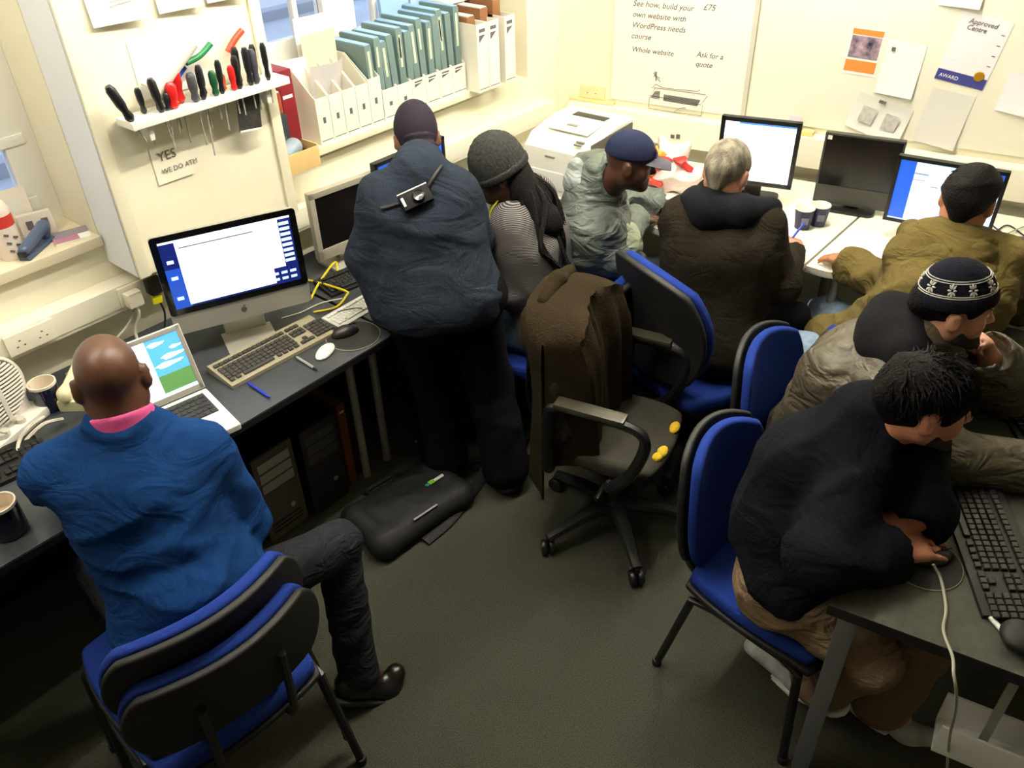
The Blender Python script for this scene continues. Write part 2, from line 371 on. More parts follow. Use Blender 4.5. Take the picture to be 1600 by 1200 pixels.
# ceiling tubes (above the frame)
for k, (p, a) in enumerate(TUBES):
    r = tag(empty('fluorescent_light', p, 0), ('fluorescent ceiling batten above the empty armchair', 'fluorescent ceiling batten above the white tables', 'fluorescent ceiling batten above the bald man')[k], 'lamp')
    b = MB(); b.box((-.62, -.05, .03), (.62, .05, .125), .006); b.build('housing', WHITEP, r)
    b = MB(); b.tube([(-.6, 0, 0), (.6, 0, 0)], .019, 12); b.build('tube', mat('glowing_tube_%d' % k, 'FFFFFF', .4, emit=('FFF8E8', TUBE_POWER * a)), r)
    for s in (-1, 1):
        b = MB(); b.box((s * .6 - .012, -.02, -.025), (s * .6 + .012, .02, .032), .003); b.build('tube_holder', WHITEP, r)
# ================================================================ furniture
LAM = mat('dark_desk_laminate', '3B3F43', .32, var=(14, .12), bump=(180, .05))
EDGE = mat('black_desk_edge', '17181A', .45)
STEEL = mat('satin_steel', 'B6B4AA', .38, .35)
DKSTEEL = mat('dull_grey_steel', '84858C', .35, .5)
BLACK = mat('black_plastic', '111112', .4)
BLACKM = mat('matt_black_plastic', '0E0E0F', .65)
BLUEF = mat('royal_blue_fabric', '1A3280', .9, var=(350, .2), bump=(500, .25), spec=.15)
BLACKF = mat('black_fabric', '1C1C1E', .95, var=(300, .25), bump=(400, .3), spec=.1)
CHARF = mat('charcoal_fabric', '37352F', .95, var=(300, .2), bump=(400, .3), spec=.1)
WHITET = mat('white_table_laminate', 'F0EEDF', .3)
SILVER = mat('silver_plastic', 'B9B8B0', .35, .3)
WHITEPL = mat('white_plastic', 'EFEEE8', .3)
TOP = .73
def desk(name, label, x0, x1, y0, y1, m=LAM, edge=EDGE, legs=(), th=.026, r=.01, legm=STEEL):
    root = empty(name, ((x0 + x1) / 2, (y0 + y1) / 2, 0), 0, label, 'desk')
    w, d = x1 - x0, y1 - y0
    b = MB(); b.prism(rrect(w, d, r), TOP - th, TOP - .003); b.build('edge_band', edge, root)
    b = MB(); b.prism(rrect(w - .004, d - .004, r), TOP - .003, TOP); b.build('top', m, root, smooth=False)
    for lx, ly in legs:
        b = MB(); b.tube([(lx - root.location.x, ly - root.location.y, .0), (lx - root.location.x, ly - root.location.y, TOP - th - .0005)], .0165, 10); b.build('leg', legm, root)
    b = MB(); b.box((-w / 2 + .02, d / 2 - .06, .03), (w / 2 - .02, d / 2 - .045, TOP - th - .001)); b.build('modesty_shade_panel', EDGE, root)  # black panel carried down to the floor, standing in for shade under the desk
    return root
desk('desk', 'dark grey desk with heater, phone and blue mugs below the left window', -.75, .80, 1.888, 2.61, legs=((-.7, 1.95), (-.7, 2.55), (.72, 2.5)))
desk('desk', 'dark grey desk holding the big silver computer and the white laptop', .805, 1.575, 1.888, 2.61, legs=((1.515, 2.10), (.86, 2.5), (1.515, 2.5)), r=.03)
desk('desk', 'dark desk below the file shelf holding the silver-framed monitor', 1.585, 2.80, 2.0, 2.61, legs=((1.635, 2.11), (2.72, 2.55), (2.74, 2.08)))
# long white table along the board wall
def poly_table(name, label, poly, m, edge, legs, cat='table', th=.028):
    c = np.mean(np.array(poly), axis=0); root = empty(name, (c[0], c[1], 0), 0, label, cat)
    q = [(p[0] - c[0], p[1] - c[1]) for p in poly]
    b = MB(); b.prism(q, TOP - th, TOP - .003, bevel=.004); b.build('edge_band', edge, root)
    b = MB(); b.prism(q, TOP - .003, TOP); b.build('top', m, root, smooth=False)
    for lx, ly, lm in legs:
        b = MB(); b.tube([(lx - c[0], ly - c[1], 0), (lx - c[0], ly - c[1], TOP - th - .001)], .018, 10); b.build('leg', lm, root)
    return root
def wb_pt(y, off): # board-wall point at world y
    t = (2.64 - y) / .983; return PB(t, 0, off)
a, b_ = wb_pt(2.58, .08), wb_pt(.99, .08)
poly_table('white_table', 'white table in the corner carrying the printer and the carrier bag', [(2.81, .995), (2.81, 2.585), (a[0], 2.585), (b_[0], .995)], WHITET, WHITET, ((2.88, 2.5, STEEL), (3.3, 2.5, STEEL), (3.5, 1.1, STEEL), (2.9, 1.85, STEEL)))
a, b_ = wb_pt(.985, .08), wb_pt(-.9, .08)
P6T = arc((2.98, .845), (2.875, .84), (2.875, .93), 6)
poly_table('white_table', 'white table with paper cups and the black monitors', [(2.875, .985), (a[0], .985), (b_[0], -.9), (3.12, -.9), (3.04, .4)] + [tuple(p) for p in P6T], WHITET, WHITET, ((2.95, .89, STEEL), (3.5, .9, STEEL), (3.2, -.8, STEEL), (3.8, -.8, STEEL)))
# near right desk, edges parallel to the board wall
cx, cy = 1.389, .268; ux, uy = .983, .184; vx, vy = .184, -.983
q = lambda s, t: (cx + ux * s + vx * t, cy + uy * s + vy * t)
rd = poly_table('desk', 'dark grey desk with two black keyboards beside the crouched men', [q(0, 0), q(1.46, 0), q(1.46, .95), q(0, .95)], mat('dark_desk_laminate_rough', '3F4038', .5, var=(40, .2), bump=(180, .1)), EDGE,
                ((*q(1.38, .07), STEEL), (*q(1.38, .88), STEEL)), 'desk', th=.034)
b = MB(); p0 = np.array((*q(.055, .05), 0)) - np.array(rd.location); p1 = np.array((*q(.055, .93), 0)) - np.array(rd.location)
for p in (p0, p1):
    b = MB(); b.box((-.016, -.022, 0), (.016, .022, TOP - .036), .004, rotz(math.atan2(uy, ux)), p); b.build('leg', DKSTEEL, rd)
# white cable tray box under that desk
r = empty('cable_tray', (*q(.12, .42), .28), math.atan2(vy, vx), 'long white cable tray fixed below the near dark desk', 'tray')
b = MB(); b.box((-.10, -.05, 0), (.55, .05, .012), .002); b.build('tray_bottom', WHITEPL, r)
for s in (-1, 1):
    b = MB(); b.box((-.10, s * .05 - .004, .0125), (.55, s * .05 + .004, .11), .002); b.build('tray_side', WHITEPL, r)
for x in (0, .45):
    b = MB(); b.box((x - .01, -.004, .013), (x + .01, .004, TOP - .036 - .28)); b.build('hanger', STEEL, r)

# ---- chairs
def pad(fn_y, w, h, z0, k=.55, n=14, taper=0.0):
    """rounded cushion outline standing in XZ; fn_y(x,z01) gives the surface depth"""
    def f(u, v):
        a, b = 2 * u - 1, 2 * v - 1
        x = a * math.sqrt(1 - k * b * b / 2); z = b * math.sqrt(1 - k * a * a / 2)
        x *= w / 2 * (1 - taper * (z + 1) / 2); return (x, fn_y(x / (w / 2), (z + 1) / 2), z0 + (z + 1) / 2 * h)
    return f
def cushion_h(w, d, z, th, k=.4, dish=.012, taper=.0):
    """seat cushion lying flat, front towards +y"""
    def f(u, v):
        a, b = 2 * u - 1, 2 * v - 1
        x = a * math.sqrt(1 - k * b * b / 2) * w / 2; y = b * math.sqrt(1 - k * a * a / 2) * d / 2
        x *= 1 + taper * b
        return (x, y, z - dish * (1 - a * a) * (1 - b * b) * 1.0 - .02 * max(0, b) ** 4)
    return f
def round_solid(b, f, n, th):
    """closed cushion from a sheet: front sheet, back sheet pulled in, sides rounded"""
    t = bmesh.new()
    g = [[t.verts.new(tuple(f(i / n, j / n))) for j in range(n + 1)] for i in range(n + 1)]
    for i in range(n):
        for j in range(n): t.faces.new((g[i][j], g[i + 1][j], g[i + 1][j + 1], g[i][j + 1]))
    t.normal_update(); bmesh.ops.solidify(t, geom=t.faces[:], thickness=th)
    bmesh.ops.recalc_face_normals(t, faces=t.faces[:])
    es = [e for e in t.edges if len(e.link_faces) == 2 and e.calc_face_angle(0) > 1.0]
    bmesh.ops.bevel(t, geom=es, offset=th * .4, segments=3, affect='EDGES', profile=.6)
    b._add(t); return b
def visitor_chair(name, loc, rz, label, seat_z=.45, back_top=.84, back_bot=.42, group=None, bw=.43, sw=.46, curve=.055):
    r = empty(name, loc, rz, label, 'chair', group)
    b = MB(); round_solid(b, cushion_h(sw, .43, seat_z, .05), 12, .045); b.build('seat', BLUEF, r)
    b = MB(); round_solid(b, cushion_h(sw + .015, .445, seat_z - .046, .02), 12, .02); b.build('seat_shell', BLACKM, r)
    h = back_top - back_bot
    yb = lambda x, z: -.215 - .075 * z + curve * x * x * (.3 + .7 * z)
    b = MB(); round_solid(b, pad(lambda x, z: yb(x, z) - .0, bw, h, back_bot, .7, taper=-.04), 12, .03); b.build('backrest', BLUEF, r)
    b = MB(); round_solid(b, pad(lambda x, z: yb(x, z) - .031, bw + .015, h + .014, back_bot - .007, .7, taper=-.04), 12, .02); b.build('back_shell', BLACKM, r)
    for s in (-1, 1):
        x = s * (sw / 2 - .015)
        b = MB(); b.tube([(x * 1.12, .20, .004), (x * 1.03, .17, seat_z - .09), (x, .12, seat_z - .076)], .0125, 8); b.build('leg', BLACK, r)
        b = MB(); b.tube([(x * 1.12, -.25, .004), (x * 1.03, -.17, seat_z - .09), (x, -.10, seat_z - .076)], .0125, 8); b.build('leg', BLACK, r)
        b = MB(); b.tube([(x, .12, seat_z - .078), (x, -.12, seat_z - .078)], .011, 8); b.build('seat_rail', BLACK, r)
        b = MB(); b.tube(spline([(s * .10, -.1, seat_z - .08), (s * .10, -.225, seat_z - .06), (s * .10, -.262, seat_z + .02), (s * .10, -.282, back_bot + .15)], 5), .011, 8); b.build('back_support', BLACK, r)
        for yy in (.20, -.25):
            b = MB(); b.lathe([(.015, 0), (.016, .02), (.0135, .024)], 10, at=(x * 1.12, yy, 0)); b.build('foot_cap', BLACKM, r)
    return r
def swivel_chair(name, loc, rz, label, fab, backfab, seat_z=.47, back_top=.95, back_bot=.55, bw=.46, base_rot=0.0, arms=False, rear=BLACKM, bk=.55, by=0.0, sw=.49):
    r = empty(name, loc, rz, label, 'chair')
    for k in range(5):
        a = base_rot + 2 * math.pi * k / 5; c, s = math.cos(a), math.sin(a)
        b = MB(); b.tube([(c * .03, s * .03, .115), (c * .16, s * .16, .105), (c * .285, s * .285, .075)], [.03, .026, .02], 8, flat=.75); l = b.build('base_arm', BLACKM, r)
        b = MB()
        for o in (-.014, .014): b.lathe([(.012, -.009), (.026, -.009), (.029, -.004), (.029, .004), (.026, .009), (.012, .009)], 14, rot('X', math.pi / 2), (0, o, 0))
        b.tube([(0, -.02, 0), (0, .02, 0)], .008, 8); b.tube([(0, 0, 0), (0, 0, .045)], .009, 8)
        o = b.build('caster', BLACK, r); o.location = (c * .285, s * .285, .03); o.rotation_euler = (0, 0, a + 1.1 * k)
    b = MB(); b.lathe([(.05, .075), (.045, .135), (.03, .145), (.028, .26), (.018, .262), (.018, seat_z - .12)], 16); b.build('gas_column', BLACKM, r)
    b = MB(); b.box((-.1, -.14, seat_z - .12), (.1, .12, seat_z - .065), .012); b.build('seat_mechanism', BLACK, r)
    b = MB(); b.tube([(.08, .0, seat_z - .09), (.2, .02, seat_z - .10), (.27, .02, seat_z - .10)], .008, 8); b.build('lever', BLACK, r)
    b = MB(); round_solid(b, cushion_h(sw, sw * .96, seat_z, .06, taper=.02), 14, .06); b.build('seat', fab, r)
    b = MB(); round_solid(b, cushion_h(sw - .03, sw * .96 - .03, seat_z - .05, .02), 10, .02); b.build('seat_shell', BLACKM, r)
    h = back_top - back_bot
    yb = lambda x, z: by - .225 - .06 * z + .06 * x * x + .02 * math.sin(z * math.pi)
    b = MB(); round_solid(b, pad(yb, bw, h, back_bot, bk), 14, .035); b.build('backrest', backfab, r)
    b = MB(); round_solid(b, pad(lambda x, z: yb(x, z) - .036, bw + .02, h + .02, back_bot - .01, bk), 14, .025); b.build('back_shell', rear, r)
    b = MB(); b.tube(spline([(0, -.1, seat_z - .1), (0, -.27, seat_z - .085), (0, -.335, seat_z + .02), (0, -.33, back_bot + .15)], 6), .03, 8, flat=.35); b.build('back_bar', BLACK, r)
    if arms:
        for s in (-1, 1):
            x = s * (sw / 2 + .035)
            loop = spline([(s * .22, -.16, seat_z - .07), (x, -.17, seat_z - .04), (x, -.165, seat_z + .15), (x, -.13, seat_z + .20), (x, .08, seat_z + .205), (x, .155, seat_z + .16), (x, .12, seat_z + .02), (x, .06, seat_z - .06), (s * .22, .04, seat_z - .07)], 6)
            b = MB(); b.tube(loop, .017, 8, flat=1.25); am = b.build('armrest', BLACK, r)
            b = MB(); b.box((x - .026, -.14, seat_z + .212), (x + .026, .09, seat_z + .232), .009); b.build('arm_pad', mat('worn_grey_pad', '3A382F', .3), am)
    return r
# ================================================================ organic shapes: smooth unions of tapered limbs, meshed by surface nets
def V(*a): return np.array(a, float)
class SDF:
    def __init__(s, k=.03): s.ops = []; s.k = k; s.disp = None; s.lo = V(9, 9, 9); s.hi = -s.lo
    def _bb(s, p, r):
        s.lo = np.minimum(s.lo, np.array(p) - r); s.hi = np.maximum(s.hi, np.array(p) + r)
    def cone(s, a, b, ra, rb=None, k=None, op='u'):
        rb = ra if rb is None else rb; a, b = np.array(a, float), np.array(b, float)
        if op == 'u': s._bb(a, ra); s._bb(b, rb)
        s.ops.append(('c', op, s.k if k is None else k, a, b, ra, rb)); return s
    def ell(s, c, r, R=None, k=None, op='u'):
        c = np.array(c, float); r = np.array(r, float)
        if op == 'u': s._bb(c, max(r))
        s.ops.append(('e', op, s.k if k is None else k, c, r, np.eye(3) if R is None else np.array(R, float), 0)); return s
    def cut(s, p, nrm, k=.006):
        s.ops.append(('p', 'x', k, np.array(p, float), _n(nrm), 0, 0)); return s
    @staticmethod
    def prim(o, p):
        t, op, k, a, b, c, e = o
        if t == 'c':
            ab = b - a; L = max(ab.dot(ab), 1e-9); q = p - a.astype(p.dtype)
            h = np.clip(q @ (ab / L).astype(p.dtype), 0, 1); q -= h[:, None] * ab.astype(p.dtype)
            return np.sqrt(np.einsum('ij,ij->i', q, q)) - (c + h * p.dtype.type(e - c))
        if t == 'e':
            q = ((p - a.astype(p.dtype)) @ c.T.astype(p.dtype)) / b.astype(p.dtype); k0 = np.sqrt(np.einsum('ij,ij->i', q, q)); q = q / b.astype(p.dtype)
            k1 = np.sqrt(np.einsum('ij,ij->i', q, q)); return k0 * (k0 - 1) / np.maximum(k1, 1e-6)
        return (p - a.astype(p.dtype)) @ b.astype(p.dtype)
    @staticmethod
    def comb(d, x, op, k):
        if op != 'u':
            if op == 's': x = -x
            h = np.maximum(k - np.abs(d - x), 0) / max(k, 1e-6); return np.maximum(d, x) + h * h * (k * .25)
        h = np.maximum(k - np.abs(d - x), 0) / max(k, 1e-6); return np.minimum(d, x) - h * h * (k * .25)
    def mesh(s, h=.01, margin=.03):
        lo = s.lo - .02; B = 8; nb = np.ceil((s.hi + .02 - lo) / (h * B)).astype(int) + 1
        cs = [lo[i] + h * (np.arange(nb[i]) * B + (B - 1) / 2) for i in range(3)]
        G = np.stack(np.meshgrid(*cs, indexing='ij'), -1).reshape(-1, 3)
        G = G.astype(np.float32); dc = np.full(len(G), 9.0, np.float32); XC = []
        for o in s.ops:
            x = SDF.prim(o, G); XC.append(x); dc = SDF.comb(dc, x, o[1], o[2])
        rad = h * B * .87; act = np.abs(dc) < rad + margin
        D = np.repeat(np.where(dc > 0, 1.0, -1.0)[:, None], B ** 3, 1).astype(np.float32)
        off = np.stack(np.meshgrid(*[np.arange(B)] * 3, indexing='ij'), -1).reshape(-1, 3)
        off = (off - (B - 1) / 2) * h
        pts = (G[act][:, None, :] + off[None].astype(np.float32)); out = np.full(pts.shape[:2], 9.0, np.float32); da = dc[act]
        for o, x in zip(s.ops, XC):
            xa = x[act]
            if o[1] == 'u': mk = xa < np.maximum(da, 0) + 2.2 * rad + o[2] + margin
            elif o[1] == 's': mk = xa < 2.2 * rad + o[2] + margin
            else: mk = xa > -2.2 * rad - o[2] - margin
            if mk.any():
                p = pts[mk]; n_ = p.shape[:2]
                out[mk] = SDF.comb(out[mk], SDF.prim(o, p.reshape(-1, 3)).reshape(n_), o[1], o[2])
        if s.disp is not None: out += s.disp(pts.reshape(-1, 3)).reshape(out.shape)
        D[act] = out.reshape(-1, B ** 3)
        N = nb * B
        D = D.reshape(nb[0], nb[1], nb[2], B, B, B).transpose(0, 3, 1, 4, 2, 5).reshape(N)
        ins = D < 0
        c8 = [ins[i:N[0] - 1 + i, j:N[1] - 1 + j, k:N[2] - 1 + k] for i in (0, 1) for j in (0, 1) for k in (0, 1)]
        sm = sum(c.astype(np.int8) for c in c8); cell = (sm > 0) & (sm < 8)
        I = np.argwhere(cell); idx = np.full(cell.shape, -1, np.int32); idx[cell] = np.arange(len(I))
        acc = np.zeros((len(I), 3)); cnt = np.zeros(len(I))
        cor = [(i, j, k) for i in (0, 1) for j in (0, 1) for k in (0, 1)]
        val = {c: D[I[:, 0] + c[0], I[:, 1] + c[1], I[:, 2] + c[2]] for c in cor}
        for a in cor:
            for ax in range(3):
                if a[ax] == 0:
                    b = tuple(a[i] + (i == ax) for i in range(3)); da, db = val[a], val[b]
                    x = (da < 0) != (db < 0); t = np.where(x, da / np.where(x, da - db, 1), 0)
                    pt = np.array(a, float)[None] + t[:, None] * np.eye(3)[ax][None]
                    acc[x] += pt[x]; cnt += x
        Vt = lo + (I + acc / np.maximum(cnt, 1)[:, None]) * h
        F = []
        for ax in range(3):
            sl = [slice(1, N[i] - 1) for i in range(3)]; sl[ax] = slice(0, N[ax] - 1)
            s2 = list(sl); s2[ax] = slice(1, N[ax])
            A, Bv = ins[tuple(sl)], ins[tuple(s2)]; E = np.argwhere(A != Bv)
            base = E + np.array([0 if i == ax else 1 for i in range(3)]); flip = A[tuple(E.T)]
            u, v = [(1, 2), (2, 0), (0, 1)][ax]; eu, ev = np.eye(3, dtype=int)[u], np.eye(3, dtype=int)[v]
            q = np.stack([idx[tuple((base - eu - ev).T)], idx[tuple((base - ev).T)], idx[tuple(base.T)], idx[tuple((base - eu).T)]], 1)
            q[~flip] = q[~flip][:, ::-1]; F.append(q)
        F = np.concatenate(F); F = F[(F >= 0).all(1)]
        return Vt, F
    def build(s, name, m, parent, h=.01, origin=None, smooth_it=1):
        Vt, F = s.mesh(h)
        if smooth_it:
            for _ in range(smooth_it):
                acc = np.zeros_like(Vt); cnt = np.zeros(len(Vt))
                for a, b in ((0, 1), (1, 2), (2, 3), (3, 0)):
                    np.add.at(acc, F[:, a], Vt[F[:, b]]); np.add.at(acc, F[:, b], Vt[F[:, a]])
                    np.add.at(cnt, F[:, a], 1); np.add.at(cnt, F[:, b], 1)
                Vt = Vt * .5 + .5 * acc / np.maximum(cnt, 1)[:, None]
        o0 = np.array(parent.location) if parent is not None and origin is None else (V(0, 0, 0) if origin is None else np.array(origin))
        me = bpy.data.meshes.new(name); nv, nf = len(Vt), len(F)
        me.vertices.add(nv); me.vertices.foreach_set('co', (Vt - o0).astype(np.float32).ravel())
        me.loops.add(nf * 4); me.loops.foreach_set('vertex_index', F.astype(np.int32).ravel())
        me.polygons.add(nf); me.polygons.foreach_set('loop_start', np.arange(0, nf * 4, 4, dtype=np.int32))
        me.polygons.foreach_set('use_smooth', np.ones(nf, bool)); me.update(calc_edges=True); me.validate()
        me.materials.append(m)
        o = bpy.data.objects.new(name, me); COL.objects.link(o)
        if parent is not None: o.parent = parent
        return o
def folds(amp, fr=60.0, seed=0, stretch=(1, 1, 1)):
    """soft creases: ridged waves along a few directions, each living in patches"""
    rs = np.random.RandomState(seed); n = 5; A = rs.randn(n, 3) * np.array([1, 1, 1.0]); A /= np.linalg.norm(A, axis=1)[:, None]; B = rs.randn(n, 3); B /= np.linalg.norm(B, axis=1)[:, None]
    ph = rs.rand(n, 3) * 6; st = np.array(stretch)
    def f(p):
        q = (p * st).astype(np.float32); out = np.zeros(len(p), np.float32)
        w = np.sin(q @ B[0] * fr * .35 + 1) + np.sin(q @ B[1] * fr * .28)
        for i in range(n):
            r = 1 - np.abs(np.sin((q @ A[i] * fr * (.5 + .12 * i) + ph[i, 0] + .9 * w) * .5))
            mask = np.clip(np.sin(q @ B[i] * fr * .22 + ph[i, 1]) + .25, 0, 1)
            out -= r * r * mask
        return amp * (out + .5)
    return f

# ---------------------------------------------------------------- people
def head_frame(fwd, up=(0, 0, 1), roll=0.0):
    f = _n(fwd); l = _n(np.cross(up, f)); u = np.cross(f, l)
    if roll: l, u = l * math.cos(roll) + u * math.sin(roll), u * math.cos(roll) - l * math.sin(roll)
    return np.array([l, f, u])          # rows: left, forward, up
def hand(s, w, d, nrm, side, curl=.35, sc=1.0, fist=False, spread=1.0, k=.008):
    """palm and five fingers; w wrist, d finger direction, nrm back-of-hand direction, side +1 right hand / -1 left"""
    d = _n(d); nrm = _n(np.array(nrm) - d * np.dot(nrm, d)); t = np.cross(d, nrm) * -side     # thumb side
    w = np.array(w, float); P = lambda x, y, z: w + (d * x + t * y + nrm * z) * sc
    s.cone(w - d * .03, P(.02, 0, 0), .026 * sc, .026 * sc, .015)
    for y in (-.028, -.01, .01, .028): s.cone(P(.02, y * .7, 0), P(.085 - abs(y - .006) * .25, y, .002), .016 * sc, .0125 * sc, .014)
    ln = [.058, .072, .078, .07]
    for i, y in enumerate((-.029, -.0098, .0098, .029)):
        L = ln[i]; c = (1.35 if fist else curl) * (1 + .08 * (1.5 - i)); p = P(.085 - abs(y - .006) * .25, y, .002); dd = d + t * (y * 2.2 * spread); dd = _n(dd)
        r = (.0088 if i else .0078) * sc
        for j, fr in enumerate((.45, .31, .24)):
            a = c * (1.0, 1.7, 2.3)[j] if not fist else (1.2, 2.6, 3.4)[j]
            e = p + (dd * math.cos(a) - nrm * math.sin(a)) * L * fr * sc
            s.cone(p, e, r, r * .93, k * .5); p = e; r *= .93
    p = P(.025, .026, -.006); e = p + (d * .55 + t * .75 - nrm * .35) * .04 * sc; s.cone(p, e, .0145 * sc, .011 * sc, .012)
    e2 = e + (d * .85 + t * (.15 if not fist else -.4) - nrm * .25) * .034 * sc; s.cone(e, e2, .0108 * sc, .0098 * sc, k * .6)
    e3 = e2 + (d * .9 - t * (.1 if not fist else .5) - nrm * .15) * .026 * sc; s.cone(e2, e3, .0098 * sc, .0085 * sc, k * .6)
def head(s, c, R, sc=1.0, jaw=1.0):
    T = lambda x, y, z: np.array(c) + (R[0] * x + R[1] * y + R[2] * z) * sc
    s.ell(T(0, -.012, .03), V(.076, .099, .087) * sc, R, .02); s.ell(T(0, .03, -.035), V(.059, .06, .078) * sc, R, .03)
    for q in (-1, 1): s.cone(T(q * .05, -.005, -.06), T(q * .012, .068, -.097), .027 * sc * jaw, .02 * sc * jaw, .03)
    s.cone(T(-.03, .08, .02), T(.03, .08, .02), .013 * sc, .013 * sc, .02)
    for q in (-1, 1): s.ell(T(q * .032, .096, .0), V(.018, .014, .012) * sc, R, .015, 's'); s.ell(T(q * .04, .058, -.035), V(.027, .027, .025) * sc, R, .02)
    s.cone(T(0, .086, .012), T(0, .109, -.028), .008 * sc, .0125 * sc, .01)
    for q in (-1, 1): s.ell(T(q * .013, .098, -.033), V(.0085, .0095, .007) * sc, R, .006)
    s.cone(T(-.017, .09, -.057), T(.017, .09, -.057), .0075 * sc, .0075 * sc, .006); s.cone(T(-.014, .0885, -.07), T(.014, .0885, -.07), .008 * sc, .008 * sc, .006)
    s.ell(T(0, .078, -.097), V(.02, .018, .016) * sc, R, .02)
    for q in (-1, 1):
        Re = np.array([R[0] * .9 + R[1] * -.43 * q, R[1] * .9 + R[0] * .43 * q, R[2]])
        s.ell(T(q * .084, -.014, -.012), V(.0125, .023, .035) * sc, Re, .006); s.ell(T(q * .0985, -.006, -.008), V(.007, .010, .017) * sc, Re, .004, 's')
    return T
def torso(s, J, inf=0.0, bulk=1.0, k=.06, belly=0.0, drop=0.0):
    lat = _n(J['shR'] - J['shL']); pe, ch, nk = J['pelvis'], J['chest'], J['neck'] - V(0, 0, drop); up = _n(ch - pe); fw = np.cross(up, lat)
    s.cone(J['hipL'], J['hipR'], .105 * bulk + inf, None, k)
    for q in (-1, 1): s.cone(pe + lat * q * .065 * bulk, ch + lat * q * .075 * bulk, .10 * bulk + inf, .108 * bulk + inf, k)
    s.cone(pe + fw * .02, (pe + ch) / 2 + fw * (.02 + belly), .11 * bulk + inf, .115 * bulk + inf, k)
    for S_ in ('shL', 'shR'):
        s.cone(ch, J[S_] * .8 + ch * .2, .10 * bulk + inf, .062 * bulk + inf, k); s.cone(nk, J[S_], .042 + inf, .05 * bulk + inf, k * .8)
def arm(s, J, q, inf=0.0, k=.03, bulk=1.0, cuff=0.0):
    s.cone(J['sh' + q], J['el' + q], .05 * bulk + inf, .04 * bulk + inf, k); s.cone(J['el' + q], J['wr' + q], .039 * bulk + inf, .027 * bulk + inf + cuff, k)
def leg(s, J, q, inf=0.0, k=.04, flare=0.0):
    s.cone(J['hip' + q], J['kn' + q], .083 + inf, .057 + inf, k); s.cone(J['kn' + q], J['an' + q], .053 + inf, .036 + inf + flare, k)
SKIN = {}
def skin(name, col, rough=.5):
    return mat('skin_' + name, col, rough, var=(9, .14), bump=(150, .06), spec=.4)
def shoe(J, q, m, parent, sole='1A1A1A', sc=1.0, name='shoe'):
    a, t = J['an' + q], J['toe' + q]; d = _n(t - a); s = SDF(.02); z = V(0, 0, 1)
    up = _n(J['kn' + q] - a)
    dn = _n(-up - d * np.dot(-up, d)) if abs(np.dot(up, d)) < .95 else -z
    s.cone(a - d * .02 + dn * .035, a + d * .12 + dn * .05, .04 * sc, .034 * sc); s.cone(a + d * .12 + dn * .05, t + dn * .0, .034 * sc, .028 * sc); s.cone(a + up * .03, a + dn * .03, .04 * sc, .042 * sc)
    s.cut(a + dn * .085, dn, .008)
    o = s.build(name, m, parent, .008)
    s2 = SDF(.01); s2.cone(a - d * .022 + dn * .078, a + d * .12 + dn * .076, .04 * sc, .038 * sc); s2.cone(a + d * .12 + dn * .076, t + dn * .02, .038 * sc, .03 * sc)
    s2.cut(a + dn * .092, dn, .003); s2.cut(a + dn * .07, -dn, .003)
    s2.build('sole', mat('sole_' + sole, sole, .7), o, .007, origin=np.array(parent.location))
    return o
def eyes(T, R, parent, sc=1.0, iris='2A1A10'):
    for q in (-1, 1):
        s = SDF(.004); s.ell(T(q * .031, .0755, .001), V(.0115, .0115, .0115) * sc); e = s.build('eye', mat('eye_white', 'D8D2C8', .25), parent, .004, smooth_it=0)
        s = SDF(.004); s.ell(T(q * .031, .0845, .001), V(.006, .0035, .006) * sc, R); s.build('iris', mat('iris_' + iris, iris, .2), e, .0025, origin=np.array(parent.location), smooth_it=0)
        s = SDF(.004); s.cone(T(q * .018, .092, .024), T(q * .048, .082, .027), .0042, .003); s.build('eyebrow', mat('brow_dark', '14100E', .9), parent, .004)
def lerp(a, b, t): return np.array(a) * (1 - t) + np.array(b) * t
def joints(**k): return {a: np.array(b, float) for a, b in k.items()}
def auto_arms(J): return J
